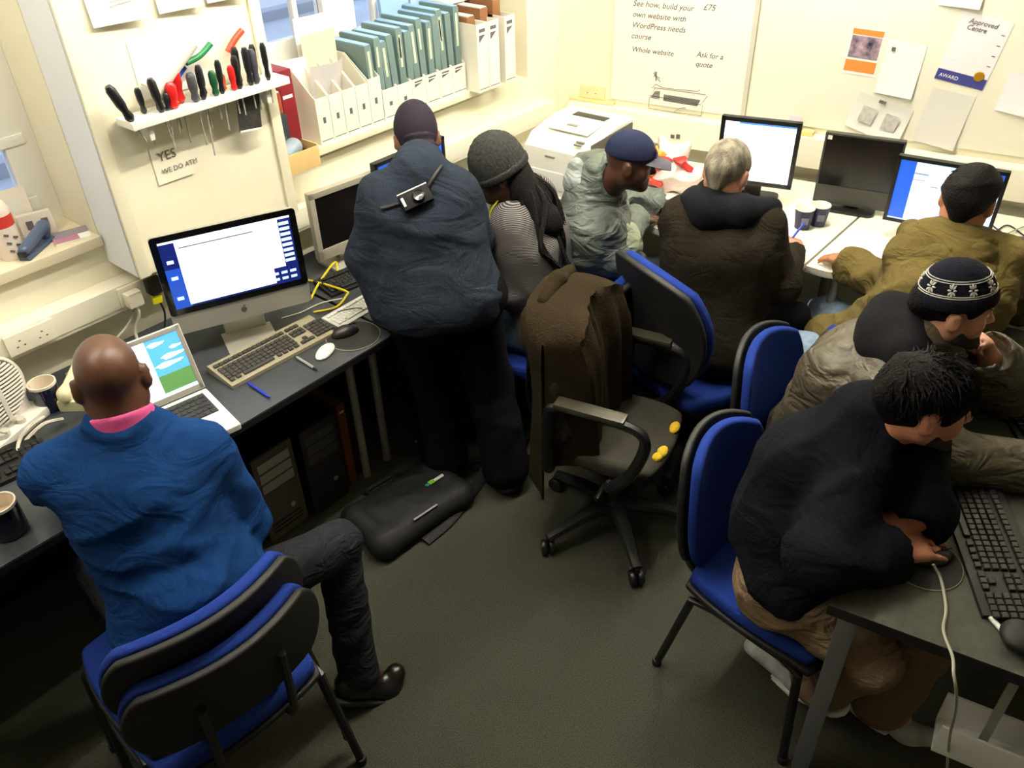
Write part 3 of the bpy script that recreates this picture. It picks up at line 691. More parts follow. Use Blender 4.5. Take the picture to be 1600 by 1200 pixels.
def hair_cap(T, R, parent, m, name='hair', grow=.014, front=.35, low=-.06, rough=.006, fr=90, nape=None, h=.006, sc=1.0, tufts=0, tuft_len=.03, seed=3, fringe=0.0):
    s = SDF(.012); s.ell(T(0, -.014, .034), V(.076 + grow, .099 + grow, .088 + grow) * sc, R, .01)
    if nape: s.cone(T(0, -.085, .0), T(0, -.075, nape), .045, .03, .03)
    # clear the face and the neck
    s.cut(T(0, .085 + fringe, .03), R[1] * 1.0 - R[2] * .75, .012); s.cut(T(0, .02, low), R[1] * .55 - R[2] * .9, .012)
    for q in (-1, 1): s.ell(T(q * .098, -.004, -.018), V(.036, .034, .04), R, .008, 's')
    s.disp = folds(rough, fr, seed)
    o = s.build(name, m, parent, h, smooth_it=0)
    if tufts:
        rs = np.random.RandomState(seed); b = MB(); o0 = np.array(parent.location)
        for _ in range(tufts * 2):
            th = rs.rand() * 2 * math.pi; ph = math.acos(1 - rs.rand() * 1.15)
            n = V(math.sin(ph) * math.cos(th), math.sin(ph) * math.sin(th), math.cos(ph))
            if n[1] > .55 and n[2] < .45: continue
            if n[2] < -.05 and n[1] > 0: continue
            if n[2] < .22 and abs(n[0]) > .62 and n[1] > -.45: continue
            r = V(.076 + grow, .099 + grow, .088 + grow) * .96 * sc
            p = T(*(n * r + V(0, -.014, .034)))
            nw = R[0] * n[0] + R[1] * n[1] + R[2] * n[2]
            tg = V(0, .55 if n[2] > .35 else 0, -1) + V(rs.randn(), rs.randn(), 0) * .35; tg = _n(tg - n * tg.dot(n)); fl = R[0] * tg[0] + R[1] * tg[1] + R[2] * tg[2]
            L = tuft_len * (.6 + .8 * rs.rand()); p2 = p + (nw * .22 + fl * .6) * L; p3 = p2 + (fl - nw * .15) * L * .6
            b.tube([p - o0, p2 - o0, p3 - o0], [.0034, .0028, .0006], 4)
        b.build('hair_strands', m, o)['kind'] = 'stuff'
    return o
def beanie(T, R, parent, m, name='beanie', grow=.018, z=.0, tilt=.15, top=.02, fr=120, amp=.0016, brim=None, brim_m=None, bh=.035, sc=1.0, h=.005):
    n = _n(R[2] - R[1] * tilt)
    s = SDF(.02); s.ell(T(0, -.012, .032), V(.076 + grow, .099 + grow, .088 + grow + top) * sc, R); s.ell(T(0, -.03, .06 + top), V(.06, .075, .06) * sc, R)
    s.cut(T(0, 0, z), -n, .006)
    c0 = T(0, 0, z)
    def rib(p):
        q = p - c0; a = np.arctan2(q @ R[0], q @ R[1]); hgt = q @ n
        return amp * np.sin(a * 46 + np.sin(hgt * fr) * 1.0) * np.clip(hgt * 30, 0, 1)
    s.disp = rib if amp else None
    o = s.build(name, m, parent, h)
    if brim:
        s = SDF(.01); s.ell(T(0, -.012, .032), V(.076 + grow + .007, .099 + grow + .007, .088 + grow + top) * sc, R)
        s.cut(c0 - n * .004, -n, .008); s.cut(c0 + n * bh, n, .01)
        s.disp = (lambda p: amp * .7 * np.sin(np.arctan2((p - c0) @ R[0], (p - c0) @ R[1]) * 60)) if amp else None
        s.build('turn_up', brim_m or m, o, h, origin=np.array(parent.location))
    return o
# ================================================================ the people
def person(label, J, **kw):
    p = J['pelvis']; r = empty('person', (p[0], p[1], 0), 0, label, 'person'); return r
def hips(J, f, wd=.09):
    rt = V(f[1], -f[0], 0) / math.hypot(f[0], f[1])
    J.setdefault('hipL', J['pelvis'] - rt * wd); J.setdefault('hipR', J['pelvis'] + rt * wd)
def body(J, R, root, m, hc, sc=1.0, nsink=.0, handsp=None, h=.0065, jaw=1.0, bulk=1.0, neck_r=.052):
    s = SDF(.03); torso(s, J, -.022, bulk)
    for q in 'LR': arm(s, J, q); leg(s, J, q)
    for q in 'LR': s.cone(J['an' + q], J['an' + q] * .5 + J['toe' + q] * .5, .028, .018, .02)
    s.cone(J['neck'] - (J['neck'] - J['chest']) * .3, hc - R[2] * .05 * sc - R[1] * .02, neck_r + .008, neck_r, .03)
    T = head(s, hc, R, sc, jaw)
    for q, (d, n, kw) in (handsp or {}).items(): hand(s, J['wr' + q], d, n, 1 if q == 'R' else -1, **kw)
    o = s.build('body', m, root, h, smooth_it=1)
    return T
def garment(root, name, J, m, inf=.022, bulk=1.0, hem=None, k=.06, cuff=.012, amp=.006, fr=60, seed=1, extra=None, h=.011, armb=1.0, sides='LR', stretch=(1, 1, 1), neckcut=None, cuffcut=True, belly=0.0, drop=0.0):
    s = SDF(k); torso(s, J, inf, bulk, k, belly, drop)
    for q in sides: arm(s, J, q, inf * .9, .035, armb, cuff)
    if extra: extra(s)
    if hem is not None: s.cut(*hem, k=.015)
    if cuffcut:
        for q in sides:
            d = _n(J['wr' + q] - J['el' + q]); e = J['wr' + q] - d * .012
            s.ell(e + d * .075, (.07, .07, .07), None, .004, 's')
    if neckcut is not None: s.ell(neckcut[0], neckcut[1], neckcut[2] if len(neckcut) > 2 else None, .01, 's')
    s.disp = folds(amp, fr, seed, stretch)
    return s.build(name, m, root, h, smooth_it=1)
def trousers(root, J, m, name='trousers', inf=.014, flare=.02, amp=.006, fr=65, seed=2, h=.012, waist=.10):
    s = SDF(.05); s.cone(J['hipL'], J['hipR'], .105 + inf, None); s.cone(J['pelvis'], lerp(J['pelvis'], J['chest'], .25), .115 + inf, .10 + inf)
    for q in 'LR': leg(s, J, q, inf, .03, flare)
    for q in 'LR':
        d = _n(J['an' + q] - J['kn' + q]); s.cut(J['an' + q] + d * .03, d, .006) if False else None
    s.disp = folds(amp, fr, seed); return s.build(name, m, root, h)

# --- bald man in blue, seated at the white laptop
f = (.45, .893)
J = joints(pelvis=(.50, 1.515, .60), chest=(.535, 1.655, .92), neck=(.572, 1.70, 1.085), shL=(.41, 1.80, .975), shR=px(318, 705, .965), elL=(.43, 1.965, .83), wrL=(.62, 2.04, .785),
           elR=px(388, 812, .72), wrR=(.76, 1.74, .70), knL=(.44, 1.93, .53), anL=(.42, 1.86, .1), toeL=(.47, 2.03, .04), knR=px(528, 850, .535), anR=px(560, 1052, .10), toeR=px(618, 1052, .035))
hips(J, f, .075)
hc = px(172, 590, 1.175); R = head_frame((.42, .88, -.25))
r = person('seated bald man in blue sweater and pink collar at the white laptop', J)
T = body(J, R, r, skin('deep_brown', '55382A', .4), hc, .90, handsp={'L': ((.3, .9, -.1), (0, 0, 1), {}), 'R': ((.3, .9, -.2), (.2, 0, 1), {})}, neck_r=.058)
eyes(T, R, r)
s = SDF(.02); cn = _n(hc - R[1] * .02 - J['neck']); s.cone(J['neck'] - cn * .06, J['neck'] + cn * .012, .083, .072); s.cut(J['neck'] + cn * .018, cn + R[1] * .25, .004)
s.build('shirt_collar', mat('pink_shirt', 'D2508F', .75, bump=(300, .1)), r, .006)
BLUE = mat('blue_knit', '12366A', .95, var=(5, .18), bump=(420, .25), spec=.1, wr=(7, .45))
def ex(s):
    s.cone(J['neck'] - cn * .10, J['neck'] - cn * .06, .105, .092, .03)
    s.cone(J['hipR'] + V(.03, .0, .08), J['hipR'] + V(.09, .03, -.0), .085, .06, .06); s.cone(J['pelvis'] + V(0, -.04, .1), J['pelvis'] + V(0, -.03, -.03), .115, .122, .05)
garment(r, 'sweater', J, BLUE, .014, .95, (J['pelvis'] + V(0, 0, -.06), (0.1, .12, -1)), amp=.010, fr=70, seed=11, extra=ex, armb=1.05, stretch=(.6, .6, 1.5), drop=.02)
JEAN = mat('dark_denim', '1E2026', .85, var=(60, .35), bump=(500, .2), spec=.15, wr=(11, .6))
trousers(r, J, JEAN, 'jeans', inf=.008, flare=.02, amp=.008)
for q in 'LR': shoe(J, q, mat('black_leather', '131110', .3), r, sc=1.12)

# --- standing man in the slate fleece
f = (.6, .8)
J = joints(pelvis=px(690, 462, .85), chest=px(664, 345, 1.10), neck=px(655, 268, 1.255), shL=px(598, 310, 1.185), shR=px(710, 300, 1.185), elL=px(572, 400, .99), wrL=px(607, 490, .80),
           elR=px(742, 370, .98), wrR=(1.96, 2.07, .86), knL=px(665, 590, .47), anL=px(695, 712, .10), toeL=px(690, 690, .035), knR=px(765, 590, .47), anR=px(790, 728, .10), toeR=px(800, 700, .035))
hips(J, f); hc = px(651, 215, 1.30); R = head_frame((.55, .75, -.55))
r = person('standing man in slate fleece bending over the desk, small camera slung on his back', J)
T = body(J, R, r, skin('brown', '6A452F'), hc, .83, handsp={'L': ((.3, .8, -.5), (-.5, .2, .8), {}), 'R': ((.4, .9, -.3), (0, 0, 1), {})})
eyes(T, R, r)
FLE = mat('slate_fleece', '252C37', .95, var=(6, .15), bump=(300, .3), spec=.1, wr=(6, .5))
def ex(s):
    s.cone(lerp(J['neck'], J['chest'], .1), J['neck'] + (hc - J['neck']) * .3, .085, .07, .04)
    for q in (-1, 1): s.cone(J['pelvis'] + V(.8, -.6, 0) * q * .07 + V(-.03, -.03, .0), lerp(J['pelvis'], J['chest'], .5) + V(.8, -.6, 0) * q * .06, .112, .112, .06)
garment(r, 'fleece_jacket', J, FLE, .020, .97, (J['pelvis'] + V(0, 0, -.06), (0.05, .1, -1)), amp=.007, fr=48, seed=5, extra=ex, armb=1.15)
beanie(T, R, r, mat('dark_plum_knit', '2B2630', .95, bump=(300, .3), spec=.1), 'knit_hood', grow=.012, z=-.10, tilt=.9, top=.012, amp=.0, h=.006, sc=.83)
s = SDF(.02); s.cone(T(0, -.06, -.03), T(0, -.05, -.12), .053, .058); s.cone(T(0, -.06, -.1), J['neck'], .06, .07); s.disp = lambda p: .005 * np.sin((p - hc) @ R[2] * 190)
s.build('neck_warmer', MATS['dark_plum_knit'], r, .006)
trousers(r, J, mat('black_trousers', '0C0C0D', .9, bump=(300, .2), spec=.1), inf=.026, flare=.035, amp=.007)
for q in 'LR': shoe(J, q, MATS['black_leather'], r, sc=1.05)

# --- woman in the striped top
f = (-.5, .86)
J = joints(pelvis=(2.22, 1.70, .545), chest=(2.175, 1.765, .88), neck=(2.125, 1.795, 1.045), shL=px(802, 352, .985), shR=(2.31, 1.86, .985), elL=px(800, 455, .73), wrL=(1.93, 2.02, .775), elR=(2.33, 2.0, .77), wrR=(2.14, 2.12, .775),
           knL=(2.02, 1.97, .50), anL=(2.02, 1.88, .1), toeL=(1.95, 2.02, .035), knR=(2.17, 2.06, .5), anR=(2.17, 2.0, .1), toeR=(2.12, 2.15, .035))
hips(J, f); hc = px(778, 268, 1.155); R = head_frame((-.62, .72, -.35))
r = person('seated woman in dark beanie and striped top with long dark locks', J)
T = body(J, R, r, skin('dark_brown', '4A2E20'), hc, .82, handsp={'L': ((-.3, .9, -.1), (0, 0, 1), {}), 'R': ((-.5, .8, -.1), (0, 0, 1), {})}, neck_r=.047)
eyes(T, R, r)
STR = stripes('fine_grey_stripes', '2A2829', '8E8A8A', 60, 'Z', .9, .5)
garment(r, 'striped_top', J, STR, .02, .98, (J['pelvis'] + V(0, 0, -.03), (0, 0, -1)), amp=.006, fr=60, seed=8, armb=1.2, neckcut=(T(0, -.02, -.12), (.07, .075, .06), R))
s = SDF(.02); s.cone(J['neck'] - V(0, 0, .03), J['neck'] + V(0, 0, .01), .075, .06); s.cut(J['neck'] + V(0, 0, .015), (0, 0, 1)); s.build('undershirt', mat('cream_cotton', 'CFC6B0', .9), r, .006)
b = MB(); b.tube([p - np.array(r.location) for p in spline([T(-.06, .05, -.10), T(-.02, .1, -.16), J['chest'] + V(-.10, .10, .05), J['chest'] + V(-.13, .11, -.04)], 6)], .006, 6, flat=.4)
b.tube([p - np.array(r.location) for p in spline([T(.05, .04, -.10), T(.06, .1, -.15), J['chest'] + V(-.135, .07, .0), J['chest'] + V(-.13, .11, -.04)], 6)], .006, 6, flat=.4); b.build('lanyard', mat('yellow_webbing', 'CFC92A', .6), r)['label'] = 'yellow lanyard'
trousers(r, J, mat('mid_blue_denim', '4A5D75', .85, var=(40, .3), bump=(500, .2)), 'jeans')
for q in 'LR': shoe(J, q, MATS['black_leather'], r)
BEAN = mat('charcoal_knit', '363736', .95, var=(90, .3), bump=(220, .3), spec=.1)
beanie(T, R, r, BEAN, grow=.020, z=-.012, tilt=-.12, top=.03, amp=.002, brim=True, bh=.028, sc=.86)
hair = mat('black_locks', '0D0C0C', .8, bump=(200, .6), spec=.2)
b = MB(); rs = np.random.RandomState(4); o0 = np.array(r.location)
for k in range(34):
    a = rs.rand(); w_ = rs.randn() * .012; st = T(.055 - .13 * a, -.085 + .03 * abs(a - .4), -.012 - .03 * rs.rand())
    e = px(815 + 75 * rs.rand(), 360 + 12 * rs.randn(), .95) ; e2 = px(855 + 40 * rs.rand(), 400 + 30 * rs.rand(), .82)
    b.tube([q - o0 for q in spline([st, lerp(st, e, .5) - R[1] * .03 + V(w_, -w_, .025), e, e2], 5)], [.009] * 12 + [.008] * 3 + [.005], 5)
b.build('locks', hair, r)['kind'] = 'stuff'
s = SDF(.03); s.cone(T(0, -.06, -.02), px(850, 345, 1.0), .06, .05); s.cone(px(850, 345, 1.0), px(872, 400, .84), .05, .035); s.disp = folds(.006, 90, 3); s.build('hair', hair, r, .007)

# --- man in the navy cap
f = (.75, -.66)
J = joints(pelvis=(2.50, 1.78, .555), chest=px(925, 345, .87), neck=px(945, 283, 1.03), shL=(2.66, 1.81, .97), shR=px(915, 318, .955), elL=(2.80, 1.86, .78), wrL=(2.93, 1.70, .765), elR=px(962, 402, .76), wrR=px(990, 345, .768),
           knL=(2.84, 1.62, .5), anL=(2.86, 1.62, .1), toeL=(2.97, 1.53, .035), knR=(2.72, 1.50, .5), anR=(2.70, 1.52, .1), toeR=(2.8, 1.42, .035))
hips(J, f); hc = px(985, 252, 1.145); R = head_frame((.56, -.78, -.18))
r = person('seated man in navy baseball cap and grey-green jacket facing the carrier bag', J)
T = body(J, R, r, skin('dark_brown', '4A2E20'), hc, .84, handsp={'L': ((.7, -.7, -.05), (0, 0, 1), {}), 'R': ((.9, -.45, -.1), (0, 0, 1), dict(curl=.2))}, neck_r=.052)
eyes(T, R, r)
GJ = mat('grey_green_nylon', '59625C', .5, var=(4, .15), bump=(40, .35), wr=(8, .8))
def ex(s):
    s.cone(J['neck'] - V(.04, -.03, .03), J['neck'] + (hc - J['neck']) * .25 - V(.02, -.02, 0), .095, .085, .03)
garment(r, 'jacket', J, GJ, .022, 1.0, (J['pelvis'] + V(0, 0, -.07), (0, 0, -1)), amp=.011, fr=60, seed=21, extra=ex, armb=1.3, neckcut=(T(0, 0, -.09), (.075, .08, .08), R))
s = SDF(.02); s.cone(J['neck'] + V(-.085, .075, .0), J['neck'] + V(-.075, .085, .065), .045, .03); s.cone(J['neck'] + V(-.085, .075, .0), J['neck'] + V(-.08, .03, -.01), .045, .035); s.disp = folds(.006, 60, 2); s.build('collar', mat('pale_nylon', '8C9492', .5, bump=(40, .3), wr=(9, .8)), r, .008)
s = SDF(.03); s.cone(lerp(J['shR'], J['elR'], .15) + V(.045, -.02, .02), lerp(J['shR'], J['elR'], .95) + V(.04, -.02, .02), .05, .052); s.cone(lerp(J['shR'], J['elR'], .95) + V(.04, -.02, .02), lerp(J['elR'], J['wrR'], .7) + V(.0, 0, .008), .052, .047); s.disp = folds(.008, 24, 5)
s.build('sleeve_panel', mat('pale_sage_nylon', '9CA48E', .5, bump=(40, .3), wr=(9, .8)), r, .008)['label'] = 'pale sage sleeve panel'
trousers(r, J, mat('grey_trousers', '4B4E4E', .9)); [shoe(J, q, MATS['black_leather'], r) for q in 'LR']
NAVY = mat('navy_cotton', '20263F', .85, bump=(300, .2), spec=.15)
s = SDF(.015); s.ell(T(0, -.01, .036), V(.083, .104, .093) * .88, R); s.cut(T(0, 0, .028), -R[2] + R[1] * .05, .004); cap = s.build('baseball_cap', NAVY, r, .005)
b = MB(); b.grid(lambda u, v: tuple(T((2 * u - 1) * .068 * math.sqrt(max(0, 1 - (v * .75) ** 2)), .085 + .085 * v - .03 * (2 * u - 1) ** 2 * (1 - v), .036 - .012 * v - .018 * (2 * u - 1) ** 2) - np.array(r.location)), 12, 8, .004); b.build('peak', mat('grey_navy_cotton', '4A4A54', .85), cap)
b = MB(); b.box((-.024, -.002, -.012), (.024, .002, .012), .001, Matrix(np.array([R[0], R[1], R[2]]).T.tolist()), T(-.018, .096, .062) - np.array(r.location)); b.build('badge', mat('purple_badge', '4A2A78', .7), cap)
b = MB(); b.box((-.024, -.002, -.004), (.024, .002, .004), .001, Matrix(np.array([R[0], R[1], R[2]]).T.tolist()), T(-.018, .0945, .079) - np.array(r.location)); b.build('badge_stripe', mat('orange_badge', 'D8A040', .7), cap)

# --- grey-haired man
f = (.93, -.36)
J = joints(pelvis=(2.47, 1.16, .55), chest=px(1125, 395, .88), neck=px(1122, 312, 1.045), shL=px(1072, 340, .985), shR=px(1186, 352, .975), elL=(2.72, 1.44, .775), wrL=(2.92, 1.36, .775), elR=px(1222, 448, .755), wrR=px(1242, 390, .772),
           knL=(2.85, 1.12, .52), anL=(2.84, 1.13, .1), toeL=(2.97, 1.09, .035), knR=(2.82, .98, .52), anR=(2.80, 1.0, .1), toeR=(2.93, .95, .035))
hips(J, f); hc = px(1136, 268, 1.15); R = head_frame((.95, .02, -.36))
r = person('seated grey-haired man in dark brown coat writing with a blue pen', J)
T = body(J, R, r, skin('pale_pink', 'B9836C'), hc, .86, handsp={'L': ((.9, -.2, -.1), (0, 0, 1), {}), 'R': ((.72, .5, -.08), (.1, -.2, 1), dict(curl=.18, sc=1.15))}, neck_r=.054)
eyes(T, R, r)
GH = mat('grey_hair', '6A6252', .7, var=(40, .45), col2='98907E', stretch=(1, 1, .25), bump=(160, .6))
hair_cap(T, R, r, GH, grow=.010, low=-.075, rough=.003, fr=70, nape=-.05, tufts=160, tuft_len=.014, sc=.87)
BR = mat('dark_brown_wool', '241F17', .95, var=(8, .2), bump=(260, .4), spec=.1, wr=(7, .5))
def ex(s): s.cone(J['pelvis'] + V(-.02, 0, .05), J['pelvis'] + V(.0, 0, -.05), .15, .155, .06)
garment(r, 'coat', J, BR, .026, 1.02, (J['pelvis'] + V(0, 0, -.10), (0, 0, -1)), amp=.007, fr=45, seed=31, extra=ex, armb=1.1, cuff=-.014)
s = SDF(.03); s.cone(J['neck'] + V(-.075, .05, .0), J['neck'] + V(-.10, -.02, .0), .052, .066); s.cone(J['neck'] + V(-.10, -.01, .0), J['neck'] + V(-.05, -.11, .0), .07, .06); s.cone(J['neck'] + V(-.05, -.11, .0), J['neck'] + V(.06, -.17, -.01), .06, .045); s.cone(J['neck'] + V(-.075, .05, .0), J['neck'] + V(.0, .09, -.01), .05, .035); s.disp = folds(.008, 28, 6)
s.build('hood', mat('black_navy_cotton', '14161C', .9, bump=(200, .2), spec=.1), r, .008)
trousers(r, J, MATS['black_trousers']); [shoe(J, q, MATS['black_leather'], r) for q in 'LR']

# --- man in the olive parka
f2 = (.35, .94)
J = joints(pelvis=(2.69, .60, .55), chest=px(1475, 470, .87), neck=px(1487, 372, 1.03), shL=px(1430, 400, .97), shR=px(1570, 412, .96), elL=px(1402, 455, .785), wrL=px(1330, 414, .772), elR=px(1592, 470, .80), wrR=(3.16, .34, .775),
           knL=px(1205, 540, .50), anL=px(1205, 640, .1), toeL=px(1180, 622, .035), knR=px(1290, 490, .50), anR=px(1290, 570, .1), toeR=px(1275, 555, .035))
hips(J, (.8, .6)); J['hipL'], J['hipR'] = J['pelvis'] + V(-.06, .06, 0), J['pelvis'] + V(.07, -.03, 0)
hc = px(1513, 312, 1.145); R = head_frame((.97, .02, -.26))
r = person('seated black-haired man in olive parka and pale jeans at the blue screen', J)
T = body(J, R, r, skin('light_tan', 'A9714F'), hc, .86, handsp={'L': ((.35, .9, -.08), (0, 0, 1), dict(curl=.3)), 'R': ((.9, .1, -.1), (0, 0, 1), {})}, neck_r=.054)
eyes(T, R, r)
BH = mat('black_hair', '0C0A09', .75, bump=(150, .6), spec=.15)
hair_cap(T, R, r, BH, grow=.016, low=-.07, rough=.006, fr=55, nape=-.055, tufts=420, tuft_len=.026, seed=9, sc=.87)
OL = mat('olive_canvas', '5C502B', .85, var=(5, .2), bump=(200, .25), spec=.15, wr=(7, .7))
def ex(s):
    s.cone(J['pelvis'] + V(-.02, -.02, .1), J['pelvis'] + V(-.04, .03, -.02), .15, .15, .06); s.cone(J['pelvis'] + V(-.05, .0, .02), px(1290, 524, .56), .12, .085, .06)
    s.cone(J['neck'] + V(-.04, .05, -.02), J['neck'] + V(-.04, -.05, -.02), .085, .085, .04)
garment(r, 'parka', J, OL, .025, 1.0, (J['pelvis'] + V(0, 0, -.10), (0, .15, -1)), amp=.010, fr=60, seed=41, extra=ex, armb=1.3)
s = SDF(.03); A = [J['neck'] + q for q in (V(.03, .13, -.03), V(-.06, .09, -.01), V(-.10, .0, -.02), V(-.06, -.09, -.01), V(.02, -.12, -.03))]
for a, b_ in zip(A, A[1:]): s.cone(a, b_, .05, .05)
s.cone(A[2] + V(-.02, .05, -.03), A[2] + V(-.02, -.05, -.03), .05, .05); s.disp = folds(.008, 30, 4); s.build('hood', OL, r, .008)
trousers(r, J, mat('pale_blue_denim', '7F93AC', .85, var=(40, .2), bump=(500, .2)), 'jeans'); [shoe(J, q, MATS['black_leather'], r) for q in 'LR']

# --- man in the snowflake beanie
f = (.35, -.93)
J = joints(pelvis=(2.20, .60, .55), chest=px(1345, 580, .86), neck=px(1432, 525, 1.03), shL=px(1455, 560, .93), shR=px(1395, 600, .93), elL=px(1585, 612, .785), wrL=px(1548, 562, .945), elR=px(1470, 712, .79), wrR=px(1640, 735, .77),
           knL=(2.33, .16, .50), anL=(2.33, .20, .1), toeL=(2.37, .07, .035), knR=(2.14, .16, .50), anR=(2.14, .22, .1), toeR=(2.16, .09, .035))
hips(J, f); hc = px(1493, 478, 1.135); R = head_frame((.42, -.86, -.06))
r = person('seated man in navy snowflake beanie with a fist at his mouth', J)
T = body(J, R, r, skin('fair', 'C08A70'), hc, .86, handsp={'L': (px(1530, 515, 1.04) - J['wrL'], (.5, -.4, .4), dict(fist=True, sc=.95)), 'R': ((.6, -.75, -.1), (0, 0, 1), {})}, neck_r=.054)
eyes(T, R, r)
hair_cap(T, R, r, BH, grow=.006, low=-.03, rough=.003, nape=-.03, sc=.87)
s = SDF(.015)
for q in (-1, 1): s.cone(T(q * .05, .018, -.072), T(q * .02, .07, -.1), .0265, .021)
s.cone(T(-.02, .076, -.1), T(.02, .076, -.1), .02, .02); s.cone(T(-.02, .0935, -.049), T(.02, .0935, -.049), .005, .005, .004); s.disp = folds(.003, 160, 3)
s.build('beard', mat('short_dark_beard', '2A1D17', .9, bump=(300, .5)), r, .005)
def snow(name, base, pale):
    m = mat(name, base, .95, bump=(250, .4), spec=.1); nt = m.node_tree; b = nt.nodes['Principled BSDF']
    tc = nt.nodes.new('ShaderNodeTexCoord'); vo = nt.nodes.new('ShaderNodeTexVoronoi'); vo.inputs['Scale'].default_value = 42; vo.feature = 'DISTANCE_TO_EDGE'
    rp = nt.nodes.new('ShaderNodeValToRGB'); rp.color_ramp.elements[0].position = .12; rp.color_ramp.elements[1].position = .2; rp.color_ramp.elements[0].color = lin(base); rp.color_ramp.elements[1].color = lin(pale)
    nt.links.new(tc.outputs['Object'], vo.inputs['Vector']); nt.links.new(vo.outputs[0], rp.inputs[0]); nt.links.new(rp.outputs[0], b.inputs['Base Color']); return m
NK = mat('navy_knit', '15161F', .95, bump=(250, .4), spec=.1)
bn = beanie(T, R, r, NK, sc=.86, grow=.012, z=.028, tilt=.18, top=.02, amp=.001, brim=True, bh=.035)
n_ = _n(R[2] - R[1] * .18); c0 = T(0, 0, .028); o0 = np.array(r.location)
hat_tree = BVHTree.FromPolygons([v.co + Vector(o0) for v in bn.data.vertices], [p_.vertices[:] for p_ in bn.data.polygons])
def onhat(a, z, out=.0012):       # point on the beanie: angle from the front, height above its rim
    u = _n(R[0] * math.sin(a) + (R[1] + R[2] * .18) * math.cos(a)); c_ = c0 + n_ * z - R[1] * .012
    h_ = hat_tree.ray_cast(Vector(c_ + u * .3), Vector(-u))[0]
    return (np.array(h_) if h_ is not None else c_ + u * .09) + u * out - o0
PALE = mat('pale_knit', 'B9B6B0', .95)
b = MB()
for z_ in (.034, .039, .070, .075): b.tube([onhat(2 * math.pi * k / 40, z_) for k in range(41)], .0016, 4)
b.build('pale_knit_line', PALE, bn)['kind'] = 'stuff'
for k in range(9):
    a0 = 2 * math.pi * k / 9 + .2; b = MB()
    for j in range(8):
        t = math.pi * j / 4; ca, cz = math.cos(t), math.sin(t); L = .017
        b.tube([onhat(a0 + .03 * ca, .0545 + .004 * cz), onhat(a0 + .10 * ca, .0545 + .011 * cz), onhat(a0 + .155 * ca, .0545 + .0175 * cz)], [.0012, .0036, .0012], 4)
    b.build('snowflake_motif', PALE, bn)
PUF = mat('grey_olive_nylon', '463F30', .55, var=(6, .15), bump=(60, .3), wr=(8, .8))
garment(r, 'puffer_jacket', J, PUF, .028, .98, (J['pelvis'] + V(0, 0, -.08), (0, 0, -1)), amp=.009, fr=55, seed=51, armb=1.35)
s = SDF(.03); A = [J['neck'] + q for q in (V(.10, .02, -.03), V(.0, .06, -.01), V(-.06, .07, -.04), V(-.09, .0, -.03), V(-.05, -.06, -.03))]
for a, b_ in zip(A, A[1:]): s.cone(a, b_, .05, .05)
s.cone(J['neck'] + V(0, .03, .0), A[2] + V(0, 0, .03), .075, .06); s.cone(J['neck'] + V(-.03, .02, .01), J['neck'] + V(.03, .03, .02), .075, .07); s.cone(A[1] + V(-.02, .02, .02), px(1392, 492, 1.06), .07, .06); s.cone(px(1392, 492, 1.06), px(1385, 545, 1.0), .06, .055); s.cone(A[3] + V(0, 0, .03), px(1385, 545, 1.0), .06, .05); s.disp = folds(.006, 26, 4); s.build('hood', mat('black_fleece_hood', '18171A', .95, bump=(300, .3), spec=.1), r, .008)
trousers(r, J, MATS['black_trousers']); [shoe(J, q, MATS['black_leather'], r) for q in 'LR']

# --- man in the black jacket
f = (.1, -.99)
J = joints(pelvis=(1.625, .43, .555), chest=px(1300, 722, .85), neck=px(1385, 655, 1.0), shL=px(1420, 690, .92), shR=px(1335, 715, .91), elL=px(1440, 800, .80), wrL=px(1400, 812, .79), elR=px(1290, 880, .78), wrR=px(1388, 862, .772),
           knL=(1.70, .07, .50), anL=(1.72, .12, .1), toeL=(1.74, -.02, .035), knR=px(1362, 1030, .45), anR=px(1285, 1060, .22), toeR=px(1176, 1010, .06))
hips(J, f); hc = px(1450, 628, 1.10); R = head_frame((.46, -.80, -.10))
r = person('seated man in black jacket and khaki trousers leaning over the mouse', J)
T = body(J, R, r, skin('fair_ruddy', 'BC7F64'), hc, .90, handsp={'L': ((-.7, .3, -.2), (.3, -.2, .9), dict(curl=.6)), 'R': ((.80, -.58, -.10), (0, 0, 1), dict(curl=.2, sc=1.12, spread=1.5))}, neck_r=.054, h=.006)
eyes(T, R, r)
hair_cap(T, R, r, BH, sc=.91, grow=.018, low=-.03, rough=.008, fr=48, nape=-.045, tufts=520, tuft_len=.036, seed=14, fringe=.01)
s = SDF(.015)
for q in (-1, 1): s.cone(T(q * .048, .022, -.07), T(q * .02, .07, -.1), .0255, .021)
s.disp = folds(.003, 160, 3); s.build('beard', MATS['short_dark_beard'], r, .005)
BJ = mat('black_wool_jacket', '0D0F15', .95, var=(6, .2), bump=(260, .3), spec=.1, wr=(6, .6))
def ex(s):
    s.cone(lerp(J['neck'], J['chest'], .2) + V(-.02, .03, 0), J['neck'] + V(-.02, .04, .0), .09, .085, .04); s.cone(J['pelvis'] + V(-.02, .05, .15), J['pelvis'] + V(-.01, .03, .07), .115, .115, .06)
    s.cone(lerp(J['shR'], J['elR'], .4), J['elR'] + V(-.01, .02, .02), .06, .06, .05)
garment(r, 'jacket', J, BJ, .026, 1.0, (J['pelvis'] + V(0, 0, .03), (.0, .35, -1)), amp=.010, fr=48, seed=61, extra=ex, armb=1.25, cuff=.016)
b = MB(); b.tube([J['neck'] + V(.03, -.06, -.05) - np.array(r.location), J['neck'] + V(.035, -.065, -.12) - np.array(r.location)], .005, 6); b.build('zip_pull', mat('brass', 'C9A227', .35, .8), r)
